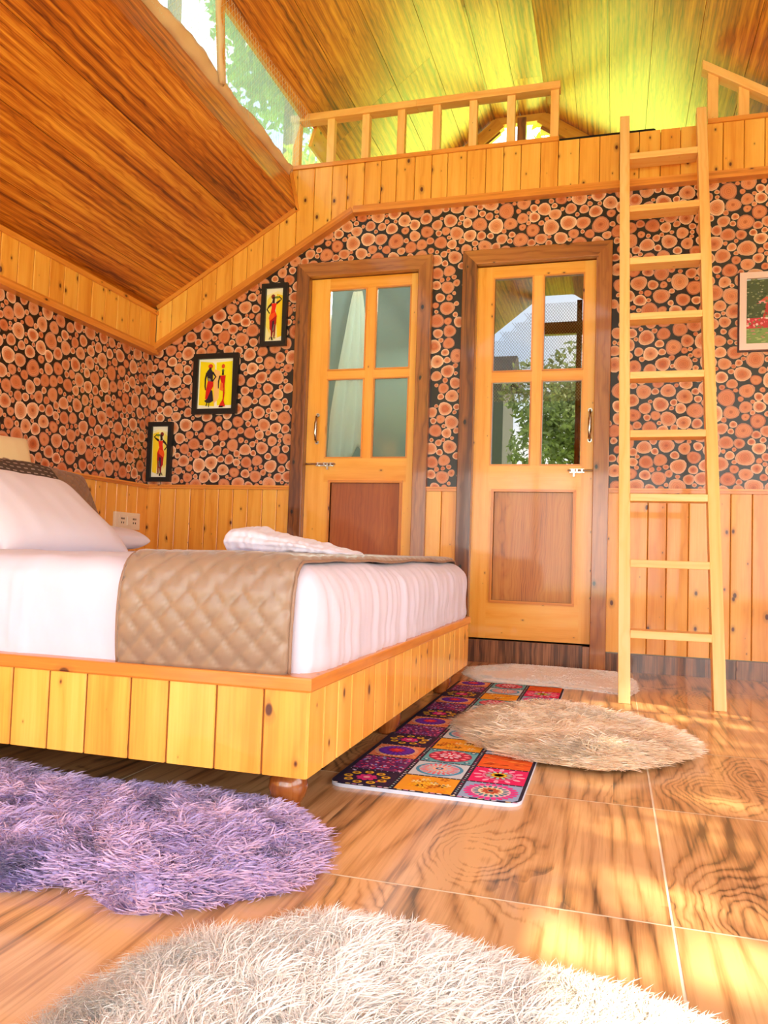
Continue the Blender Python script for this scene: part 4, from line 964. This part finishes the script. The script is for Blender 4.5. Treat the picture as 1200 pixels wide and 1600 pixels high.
# local: x width, y thickness, z height
cushion('pillow', .58, .42, .14, M['pillow'], (-1.905, -1.73, .628), (math.radians(-52), 0, math.radians(86)), 'large white pillow leaning at the front of the pillow pile', seed=3, corner=.10, pw=3.2)
cushion('pillow', .56, .40, .10, M['pillow'], (-2.185, -1.20, .562), (math.radians(-86), 0, math.radians(84)), 'low white pillow lying flat behind the large leaning one', seed=8, corner=.02, pw=7)
cushion('cushion', .66, .41, .12, M['quilt'], (-2.36, -1.13, .685), (math.radians(-28), math.radians(3), math.radians(88)), 'brown diamond-quilted cushion behind the grey one', 'cushion', seed=11, quilt=.05, corner=.04, pw=3.6, n=90)
cushion('cushion', .60, .42, .11, M['knit'], (-2.16, -1.54, .675), (math.radians(-40), 0, math.radians(86)), 'dark grey stitched cushion between white pillow and brown cushion', 'cushion', seed=15, corner=.03, pw=4)
cushion('cushion', .46, .44, .12, M['cream'], (-2.45, -1.36, .765), (math.radians(-14), 0, math.radians(86)), 'cream velvet cushion at the back against the wall', 'cushion', seed=19, pw=3.4)

# folded white duvet bundle
def bundle():
    mb = MB(); n, mm_ = 90, 46; rows = []
    for i in range(n+1):
        t = i/n; x = -1.215+.47*t; y = -1.60-.10*t
        hgt = .088*(min(1, t/.10)**.5)*(1-.80*max(0, (t-.22)/.78)**.95)*(1 if t < .985 else max(0, (1-t)/.015)**.5); hw = (.15*(min(1, t/.08)**.5)*(1-.45*t))*(1 if t < .97 else max(0, (1-t)/.03)**.5)
        row = []
        for j in range(mm_):
            a = 2*PI*j/mm_; c, s_ = math.cos(a), math.sin(a)
            z = hgt*.5*(1+(abs(s_)**.8)*(1 if s_ > 0 else -1)); yy = hw*c
            crease = -.010*math.exp(-((s_-.15-.5*t)/.10)**2)*(1 if c < 0 else .4)-.007*math.exp(-((s_+.35-.3*t)/.08)**2)
            w = .008*noise.noise(Vector((x*16, a*2.2, 1)))+.006*noise.noise(Vector((x*60, a*1.2, 7)))+crease
            w *= min(1, t*8)*min(1, (1-t)*10)
            row.append((x, y+yy+w*c, .512+max(0.0, z+w*s_)))
        rows.append(row)
    for i in range(n):
        for j in range(mm_): k = (j+1) % mm_; mb.quad([rows[i][j], rows[i][k], rows[i+1][k], rows[i+1][j]], [(0, 0)]*4, (.5, .5, .5))
    mb.quad(rows[0], [(0, 0)]*mm_, (.5,)*3)
    return mb.build('folded_duvet', M['duvet'], merge=True, smooth=True)
tag(bundle(), 'white folded duvet lying in a wedge on the bed runner', 'duvet')

# ------------------------------------------------------------------ patchwork mat
def patch_mat():
    x0, x1, y0, y1 = -.612, -.180, -2.285, -.690; th = .008; root = None
    mb = MB(); r = .035
    out = []
    for cx, cy, a0 in ((x1-r, y0+r, -90), (x1-r, y1-r, 0), (x0+r, y1-r, 90), (x0+r, y0+r, 180)):
        for k in range(7): a = math.radians(a0+15*k); out.append((cx+r*math.cos(a), cy+r*math.sin(a)))
    base = srgb('#cfd6ea'); navy = srgb('#1c1838')
    mb.quad([(x, y, th) for x, y in out], [(0, 0)]*len(out), navy)
    for (a, b), (c, d) in zip(out, out[1:]+out[:1]): mb.quad([(a, b, 0), (c, d, 0), (c, d, th), (a, b, th)], [(0, 0)]*4, base)
    lay = [th]
    def disc(cx, cy, r, col, z, n=20, sx=1, sy=1):
        pts = [(cx+r*sx*math.cos(2*PI*k/n), cy+r*sy*math.sin(2*PI*k/n)) for k in range(n)]
        pts = [(min(max(px, x0+.004), x1-.004), min(max(py, y0+.004), y1-.004)) for px, py in pts]
        mb.quad([(a, b, z) for a, b in pts], [(0, 0)]*n, srgb(col))
    def petals(cx, cy, r0, r1, n, w, col, z, ph=0):
        for k in range(n):
            a = 2*PI*k/n+ph; c, s_ = math.cos(a), math.sin(a); pts = []
            for t in range(8):
                b = 2*PI*t/8; lr = (r0+r1)/2+(r1-r0)/2*math.cos(b); lw = w*math.sin(b); pts.append((cx+lr*c-lw*s_, cy+lr*s_+lw*c, z))
            mb.quad(pts, [(0, 0)]*8, srgb(col))
    cw = (x1-x0)/3; nr_ = 12; ch_ = (y1-y0)/nr_; e = .0006
    for ci in range(3):
        for ri in range(nr_):
            cx, cy = x0+cw*(ci+.5), y0+ch_*(ri+.5); t = ri % 3; g = .0075; a, b, c, d = cx-cw/2+g, cx+cw/2-g, cy-ch_/2+.004, cy+ch_/2-.004
            bgc = [['#2a1840', '#7a2a70', '#e8885a'], ['#f0a828', '#cfe0ee', '#6ab8c8'], ['#9ab4dc', '#e8106a', '#f0641e']][ci][t]
            z = th+e
            if ci == 0: a = max(a, x0+.012)
            if ri == 0: c += .006
            if ri in (0, nr_-1) and ci in (0, 2):
                a2, b2 = (a+.012, b) if ci == 0 else (a, b-.010)
                cq = [(a2, c, z), (b2, c, z), (b, c+.014 if ri == 0 else c, z), (b, d-.0 if ri == 0 else d-.014, z), (a, d if ri == 0 else d-.012, z), (a, c+.012 if ri == 0 else c, z)]
                mb.quad(cq, [(0, 0)]*6, srgb(bgc))
            else: mb.quad([(a, c, z), (b, c, z), (b, d, z), (a, d, z)], [(0, 0)]*4, srgb(bgc))
            R0_ = ch_*.46
            if ci == 0 and t == 0:
                petals(cx, cy, .006, .026, 8, .007, '#e8308a', z+e); disc(cx, cy, .008, '#ffb0c0', z+2*e)
                for k in range(9):
                    an = 2*PI*k/9+.3; px, py = cx+.045*math.cos(an), cy+.042*math.sin(an); disc(px, py, .011, '#f0c030', z+e, 10); disc(px, py, .005, '#5a1a30', z+2*e, 8)
                for k in range(14): disc(random.uniform(a+.01, b-.01), random.uniform(c+.008, d-.008), .004, random.choice(['#d8307a', '#b04060', '#c8c8f0']), z+e*.5, 6)
            elif ci == 0 and t == 1:
                for k in range(170): disc(random.uniform(a+.004, b-.004), random.uniform(c+.004, d-.004), random.uniform(.0025, .005), random.choice(['#e83878', '#f070a0', '#3a2a70', '#8a60d0', '#f0c0d8', '#c02050', '#a8b0f0', '#221040']), z+e+k*4e-6, 6)
            elif ci == 0:
                for k in range(60): disc(random.uniform(a+.004, b-.004), random.uniform(c+.004, d-.004), .003, random.choice(['#d84a4a', '#f8c08a', '#b03050']), z+e*.5+k*2e-6, 6)
                petals(cx, cy, .030, .060, 26, .0035, '#f8d8c0', z+e); disc(cx, cy, .048, '#5a2ab0', z+2*e); petals(cx, cy, .02, .046, 18, .003, '#8a3ad0', z+3*e); disc(cx, cy, .026, '#7a1a9a', z+3.5*e); petals(cx, cy, .004, .022, 10, .004, '#f02a3a', z+4*e); disc(cx, cy, .007, '#ff6060', z+5*e)
            elif ci == 1 and t == 0:
                for k in range(26): petals(random.uniform(a+.014, b-.014), random.uniform(c+.012, d-.012), .003, .012, 5, .003, random.choice(['#ffd83a', '#f8c010', '#c86a10', '#fff0b0', '#7a4a10', '#f8941e']), z+e+k*1e-5)
            elif ci == 1 and t == 1:
                disc(cx, cy, .058, '#4aa0cc', z+e); disc(cx, cy, .050, '#b8dcee', z+1.5*e); petals(cx, cy, .032, .05, 22, .0035, '#e87088', z+2*e); disc(cx, cy, .036, '#f09a9a', z+2.5*e); petals(cx, cy, .016, .034, 16, .003, '#c8e4f0', z+3*e); disc(cx, cy, .018, '#f8c8b8', z+3.5*e); disc(cx, cy, .010, '#3a70a0', z+4*e); disc(cx, cy, .004, '#e8e8f0', z+5*e)
            elif ci == 1:
                disc(cx, cy, .056, '#9a2a4a', z+e); petals(cx, cy, .030, .056, 12, .011, '#d82a5a', z+1.5*e); petals(cx, cy, .036, .052, 12, .005, '#f8a0b0', z+2*e); disc(cx, cy, .030, '#b81a40', z+2.5*e); petals(cx, cy, .004, .03, 10, .006, '#f0e0f8', z+3*e); petals(cx, cy, .004, .024, 10, .003, '#e02a5a', z+3.5*e, .3); disc(cx, cy, .006, '#ffffff', z+4*e)
                for sx in (-1, 1):
                    for sy in (-1, 1): disc(cx+sx*.052, cy+sy*.05, .009, '#2a7a98', z+e, 10); disc(cx+sx*.052, cy+sy*.05, .004, '#e8f4f8', z+2*e, 8)
            elif ci == 2 and t == 0:
                petals(cx, cy, .040, .062, 24, .006, '#e83a9a', z+e); disc(cx, cy, .044, '#f8c8d8', z+1.5*e); petals(cx, cy, .026, .042, 18, .004, '#2a8a98', z+2*e); disc(cx, cy, .028, '#f0e8c0', z+2.5*e); petals(cx, cy, .006, .024, 10, .005, '#c85a3a', z+3*e); disc(cx, cy, .006, '#3a2a40', z+4*e)
            elif ci == 2 and t == 1:
                petals(cx, cy, .040, .062, 12, .006, '#f8b0d0', z+e); disc(cx, cy, .040, '#f078b0', z+1.5*e); disc(cx, cy, .034, '#c8104a', z+2*e); petals(cx, cy, .018, .034, 12, .004, '#a0e0d8', z+2.5*e); petals(cx, cy, 0, .020, 12, .005, '#ffd820', z+3*e)
            else:
                for k in range(40): px, py = random.uniform(a+.01, b-.01), random.uniform(c+.006, d-.006); disc(px, py, .012, random.choice(['#f8842a', '#d84a10', '#ff9a40', '#a83008']), z+e+k*4e-6, 8, 1, .25)
    # stitched dots along the dark seams
    for ci in (1, 2):
        for k in range(106): disc(x0+cw*ci, y0+.012+k*.015, .0028, random.choice(['#f0f0ff', '#e86090', '#a0d8e0']), th+e, 6)
    for ri in range(1, nr_):
        for k in range(28): disc(x0+.012+k*.0152, y0+ch_*ri, .0018, '#d0d8f0', th+e, 6)
    for k in range(28): disc(x0+.016+k*.0150, y0+.0065, .0055, ['#f4f4ff', '#2a2a58', '#f0d890', '#e8a0d0'][k % 4], th+e, 8, 1.2, .6)
    return mb.build('patchwork_mat', M['mat_print'], attr='Col')
tag(patch_mat(), 'long printed patchwork mat of colourful medallions beside the bed foot', 'mat')

# ------------------------------------------------------------------ fur rugs
def in_poly(px, py, poly):
    c = np.zeros(len(px), bool); n = len(poly)
    for i in range(n):
        x1, y1 = poly[i]; x2, y2 = poly[(i+1) % n]
        m_ = ((y1 > py) != (y2 > py)); xi = (x2-x1)*(py-y1)/((y2-y1) if y2 != y1 else 1e-9)+x1; c ^= m_ & (px < xi)
    return c
def dist_edge(px, py, poly):
    d = np.full(len(px), 9.)
    for i in range(len(poly)):
        a = np.array(poly[i]); b = np.array(poly[(i+1) % len(poly)]); ab = b-a; t = np.clip(((px-a[0])*ab[0]+(py-a[1])*ab[1])/(ab@ab+1e-12), 0, 1)
        d = np.minimum(d, np.hypot(px-a[0]-t*ab[0], py-a[1]-t*ab[1]))
    return d
def rug(name, poly, n, length, width, cols, label, z0=.0, pile=.02, clump=.6, flow=(0, 0), lift=.6, backing=None, seed=0, curl=.3, zf=None, dens=None, cover=.3):
    rs = np.random.RandomState(seed); P = np.array(poly); lo, hi = P.min(0), P.max(0); cen = P.mean(0)
    px = rs.uniform(lo[0], hi[0], n*3); py = rs.uniform(lo[1], hi[1], n*3); k = in_poly(px, py, poly); px, py = px[k][:n], py[k][:n]
    if dens is not None: k = rs.rand(len(px)) < dens(px, py); px, py = px[k], py[k]
    N_ = len(px); de = dist_edge(px, py, poly)
    zb = z0+pile*np.clip(de/.05, 0, 1)**.6
    if zf is not None: zb = zb+zf(px, py)
    # clumps share a direction
    nc = max(50, N_//14); cx = rs.uniform(lo[0], hi[0], nc); cy = rs.uniform(lo[1], hi[1], nc); gs = .03
    key = (np.floor((px-lo[0])/gs).astype(int), np.floor((py-lo[1])/gs).astype(int)); H = rs.uniform(-1, 1, (200, 200, 3))
    gx_, gy_ = (px-lo[0])/gs, (py-lo[1])/gs; ix, iy = np.floor(gx_).astype(int) % 199, np.floor(gy_).astype(int) % 199; fx, fy = (gx_-np.floor(gx_))[:, None], (gy_-np.floor(gy_))[:, None]
    cl = H[ix, iy]*(1-fx)*(1-fy)+H[ix+1, iy]*fx*(1-fy)+H[ix, iy+1]*(1-fx)*fy+H[ix+1, iy+1]*fx*fy
    gs2 = .13; gx_, gy_ = (px-lo[0])/gs2, (py-lo[1])/gs2; ix, iy = np.floor(gx_).astype(int) % 199, np.floor(gy_).astype(int) % 199; fx, fy = (gx_-np.floor(gx_))[:, None], (gy_-np.floor(gy_))[:, None]
    H2 = rs.uniform(-1, 1, (200, 200, 3)); cl2 = H2[ix, iy]*(1-fx)*(1-fy)+H2[ix+1, iy]*fx*(1-fy)+H2[ix, iy+1]*(1-fx)*fy+H2[ix+1, iy+1]*fx*fy
    out = np.stack([px-cen[0], py-cen[1]], 1); out /= (np.linalg.norm(out, axis=1)[:, None]+1e-6); ef = np.clip(1-de/.09, 0, 1)[:, None]
    D_ = out*(.25+.9*ef)+cl[:, :2]*clump*1.6+cl2[:, :2]*.9*clump+np.array(flow)+rs.normal(0, .22, (N_, 2)); D_ /= (np.linalg.norm(D_, axis=1)[:, None]+1e-6)
    L = length*rs.uniform(.65, 1.15, N_)*(1+.25*cl[:, 2]); up = np.clip(lift+.25*cl2[:, 2]+rs.normal(0, .12, N_), .15, 1.1)*(1-.55*ef[:, 0])
    seg = 4; side = np.stack([-D_[:, 1], D_[:, 0]], 1)*width; tw = rs.normal(0, curl, (N_, 1))
    V_ = np.zeros((N_, (seg+1)*2-1, 3), np.float32); x = np.stack([px, py], 1).copy(); z = zb.copy()-.004
    dirn = D_.copy()
    for s_ in range(seg+1):
        f = s_/seg; w = 1-f**1.5*.9
        if s_ < seg: V_[:, 2*s_, :2] = x-side*w; V_[:, 2*s_+1, :2] = x+side*w; V_[:, 2*s_, 2] = z; V_[:, 2*s_+1, 2] = z+width*.6
        else: V_[:, 2*s_, :2] = x; V_[:, 2*s_, 2] = z
        st = L/seg; rise = up*(1-1.15*f); hz = np.sqrt(np.clip(1-np.clip(rise, -1, 1)**2, .05, 1))
        nd = dirn+np.stack([-dirn[:, 1], dirn[:, 0]], 1)*tw; nd /= np.linalg.norm(nd, axis=1)[:, None]; dirn = nd
        x = x+dirn*(st*hz)[:, None]; z = np.maximum(z+st*rise, z0+.002+rs.uniform(0, .004, N_))
    nv = (seg+1)*2-1; base_i = (np.arange(N_)*nv)[:, None]
    tris = []; loops = []
    quads = np.array([[2*s_, 2*s_+1, 2*s_+3, 2*s_+2] for s_ in range(seg-1)]); tri = np.array([2*seg-2, 2*seg-1, 2*seg])
    lq = (base_i[:, :, None]+quads[None]).reshape(N_, -1); lt = base_i+tri[None]
    loops = np.concatenate([lq, lt], 1).ravel().astype(np.int32); sizes = np.tile(np.array([4]*(seg-1)+[3], np.int32), N_); starts = np.concatenate([[0], np.cumsum(sizes)[:-1]]).astype(np.int32)
    me = bpy.data.meshes.new('fur_pile'); me.vertices.add(N_*nv); me.vertices.foreach_set('co', V_.ravel()); me.loops.add(len(loops)); me.loops.foreach_set('vertex_index', loops)
    me.polygons.add(len(sizes)); me.polygons.foreach_set('loop_start', starts); me.update(calc_edges=True)
    ca = me.attributes.new('Col', 'FLOAT_COLOR', 'POINT'); C_ = np.array([srgb(c) for c in cols]); t = np.clip(.5+.35*cl[:, 2]+.25*cl2[:, 2]+rs.normal(0, .2, N_), 0, .999)*(len(cols)-1); i0 = t.astype(int); ft = (t-i0)[:, None]
    cc = C_[i0]*(1-ft)+C_[np.minimum(i0+1, len(cols)-1)]*ft; A_ = np.ones((N_, nv, 4), np.float32); A_[:, :, :3] = cc[:, None]; ca.data.foreach_set('color', A_.ravel())
    me.polygons.foreach_set('use_smooth', np.ones(len(sizes), bool)); me.materials.append(M['fur']); me.validate()
    # hide underneath
    b = MB(); bc = srgb(backing or cols[0]); K = len(poly); ce_ = (cen[0], cen[1])
    rings = [1.0, .9, .6, .25]
    def zz(x, y):
        de_ = float(dist_edge(np.array([x]), np.array([y]), poly)[0]); v = z0+pile*min(1, de_/.05)**.6*.9+.001
        return v+(float(zf(np.array([x]), np.array([y]))[0]) if zf else 0)
    R = []
    for q in rings: R.append([(ce_[0]+(x-ce_[0])*q, ce_[1]+(y-ce_[1])*q) for x, y in poly])
    for a, c in zip(R[:-1], R[1:]):
        for i in range(K):
            j = (i+1) % K; b.quad([(*p, zz(*p)) for p in (a[i], a[j], c[j], c[i])], [(0, 0)]*4, bc)
    b.quad([(*p, zz(*p)) for p in R[-1]], [(0, 0)]*K, bc)
    for i in range(K): j = (i+1) % K; b.quad([(*poly[i], z0), (*poly[j], z0), (*poly[j], zz(*poly[j])), (*poly[i], zz(*poly[i]))], [(0, 0)]*4, bc)
    o = b.build(name, M['fur'], attr='Col', merge=True); tag(o, label, 'rug')
    f = bpy.data.objects.new('fur_pile', me); link(f, o); f['kind'] = 'stuff'
    return o
def smooth_poly(p, it=2):
    for _ in range(it):
        q = []
        for (a, b), (c, d) in zip(p, p[1:]+p[:1]): q += [(a*.75+c*.25, b*.75+d*.25), (a*.25+c*.75, b*.25+d*.75)]
        p = q
    return p
def shrink(p, s):
    P = np.array(p); A = sum(P[i][0]*P[(i+1) % len(P)][1]-P[(i+1) % len(P)][0]*P[i][1] for i in range(len(P))); out = []
    for i in range(len(P)):
        a, b = P[i-1], P[(i+1) % len(P)]; t = (b-a)/(np.linalg.norm(b-a)+1e-9); n = np.array([-t[1], t[0]])*(1 if A > 0 else -1); out.append(tuple(P[i]+n*s))
    return out
purple = [(-1.55, -2.50), (-1.304, -2.43), (-1.145, -2.482), (-1.003, -2.476), (-0.863, -2.450), (-0.717, -2.445), (-0.604, -2.475), (-0.453, -2.594), (-0.425, -2.751), (-0.444, -2.859), (-0.497, -2.903), (-0.544, -2.952), (-0.648, -3.029), (-0.735, -3.0), (-0.786, -2.955), (-0.846, -3.015), (-1.05, -3.12), (-1.35, -3.08), (-1.55, -2.9)]
rug('fur_rug', shrink(smooth_poly(purple, 1), .035), 52000, .044, .0021, ['#9482bc', '#b8a4d6', '#d2b8e0', '#ecc8e2'], 'shaggy lilac rug on the floor under the near edge of the bed', pile=.02, clump=1.5, lift=.95, seed=1, curl=.6, backing='#8a70a0')
white = [(-0.60, -3.268), (-0.596, -3.191), (-0.577, -3.106), (-0.532, -3.026), (-0.452, -2.957), (-0.342, -2.89), (-0.207, -2.912), (-0.118, -2.935), (-0.036, -2.956), (0.04, -2.968), (0.095, -2.997), (0.155, -3.04), (.19, -3.15), (.17, -3.35), (.0, -3.5), (-.3, -3.52), (-.55, -3.45)]
rug('fur_rug', shrink(smooth_poly(white, 1), .03), 62000, .055, .0012, ['#dcd8d0', '#ebe7df', '#f5f1ea', '#fdfaf4'], 'shaggy off-white rug nearest the camera', pile=.016, clump=.75, lift=.6, seed=2, backing='#b8b2a6', flow=(-.2, .3))
beige = [(-0.473, -1.608), (-0.46, -1.411), (-0.326, -1.227), (-0.203, -1.141), (-0.114, -1.173), (0.091, -1.315), (0.228, -1.492), (0.253, -1.667), (0.204, -1.768), (0.072, -1.917), (-0.018, -1.98), (-0.11, -1.963), (-0.238, -1.952), (-0.375, -1.829)]
rug('sheepskin_rug', shrink(smooth_poly(beige, 1), .03), 36000, .052, .0015, ['#f2cfa6', '#fce2c0', '#fff0d8', '#fff8ee'], 'beige sheepskin rug overlapping the patchwork mat in front of the ladder', z0=.011, pile=.025, clump=.9, lift=.6, seed=3, backing='#f0d0aa', flow=(.1, -.3))
bath = [(-0.640, -0.48), (-0.655, -0.25), (-0.475, -0.04), (-0.257, -0.04), (0.014, -0.06), (.10, -.30), (0.107, -0.60), (0.073, -0.72), (-0.133, -0.65), (-0.356, -0.67), (-0.545, -0.64)]
rug('bath_mat', shrink(bath, .004), 26000, .014, .0016, ['#fbf6f0', '#ffffff', '#ffffff'], 'white short-pile mat on the floor before the right door', pile=.014, clump=.5, lift=.35, seed=4, backing='#fffaf4')

# ------------------------------------------------------------------ outside: trees, shed
def tree(x, y, r, z, mat, n, label, leaf_s=.09, trunk=True, seed=0, squash=1.0, lift0=-.5):
    rs = np.random.RandomState(seed); nb = 22; B = rs.normal(0, 1, (nb, 3)); B /= np.linalg.norm(B, axis=1)[:, None]; B *= r*rs.uniform(.2, .8, (nb, 1)); B[:, 2] *= squash
    k = rs.randint(0, nb, n); p = rs.normal(0, 1, (n, 3)); p /= np.linalg.norm(p, axis=1)[:, None]; p = B[k]+p*(r*.42*rs.uniform(.5, 1, (n, 1))**.5)+np.array([x, y, z])
    a = rs.normal(0, 1, (n, 3)); a /= np.linalg.norm(a, axis=1)[:, None]; b = np.cross(a, rs.normal(0, 1, (n, 3))); b /= np.linalg.norm(b, axis=1)[:, None]
    s = leaf_s*rs.uniform(.6, 1.2, (n, 1)); V_ = np.stack([p-a*s, p-b*s*.45, p+a*s, p+b*s*.45], 1)
    me = bpy.data.meshes.new('foliage'); me.vertices.add(4*n); me.vertices.foreach_set('co', V_.astype(np.float32).ravel()); me.loops.add(4*n); me.loops.foreach_set('vertex_index', np.arange(4*n, dtype=np.int32)); me.polygons.add(n); me.polygons.foreach_set('loop_start', np.arange(0, 4*n, 4, dtype=np.int32)); me.update(calc_edges=True)
    ca = me.attributes.new('Col', 'FLOAT_COLOR', 'POINT'); A_ = np.ones((n, 4, 4), np.float32); A_[:, :, :3] = rs.rand(n, 1, 1); ca.data.foreach_set('color', A_.ravel()); me.materials.append(mat)
    g0 = gh(x, y); root = empty('tree', (x, y, g0), label=label, cat='tree'); f = bpy.data.objects.new('foliage', me); link(f, root); local(f, root)
    t = MB(); t.tube([(x, y, g0-.1), (x+.05, y, (g0+z)/2), (x, y+.05, z+r*.2)], [.13, .10, .05], 10)
    for q in range(5): t.tube([(x, y, z-r*.3), tuple(B[q]*.9+np.array([x, y, z]))], [.05, .015], 6)
    local(t.build('trunk', M['bark'], root), root); return root
tree(-2.9, 5.2, 1.5, 4.6, M['leaf'], 5000, 'yellow-green tree beyond the gable window, left of its centre post', seed=1, leaf_s=.13)
tree(.4, 5.4, 1.6, 4.6, M['leaf'], 6000, 'yellow-green tree beyond the gable window, right of its centre post', seed=2, leaf_s=.13)
tree(2.9, 4.6, 1.4, 4.0, M['leaf'], 4500, 'yellow-green tree outside past the right end of the loft', seed=3, leaf_s=.13)
tree(-4.8, 3.4, 1.6, 8.7, M['leaf2'], 6000, 'tall green tree outside the middle of the high window band', seed=4, leaf_s=.12)
tree(-5.0, .6, 1.6, 8.8, M['leaf2'], 4500, 'tall green tree outside the near end of the high window band', seed=5, leaf_s=.12)
tree(-4.9, 6.8, 1.7, 8.3, M['leaf2'], 6000, 'tall green tree outside the loft end of the high window band', seed=6, leaf_s=.12)
tree(5.0, -3.6, 1.45, 3.5, M['leaf2'], 2100, 'leafy tree outside the side window shading the floor', seed=7, leaf_s=.095)
tree(-.7, -12.0, 1.5, 3.2, M['leaf3'], 8000, 'tree in the garden reflected in the right door glass', seed=8, leaf_s=.08)
tree(4.2, -11.0, 1.6, 2.4, M['leaf'], 4000, 'yellow-green tree in the garden behind the camera', seed=9, leaf_s=.13)
sh = empty('outbuilding', (-4.7, -15.8, -.5), label='tall grey boarded outbuilding reflected in the right door glass', cat='building')
b = MB(); b.box(-2.1, 2.1, -1, 1, 0, 5.4); b.build('walls', simple('grey_boards', srgb('#6a6862'), .8), sh)
b = MB(); b.hexa([(-2.3, -1.2, 5.4), (2.3, -1.2, 5.4), (2.3, 1.2, 5.4), (-2.3, 1.2, 5.4), (-2.3, -.1, 6.1), (2.3, -.1, 6.1), (2.3, .1, 6.1), (-2.3, .1, 6.1)], (1, 0, 0)); b.build('roof', simple('shed_roof', srgb('#4a4644'), .8), sh)
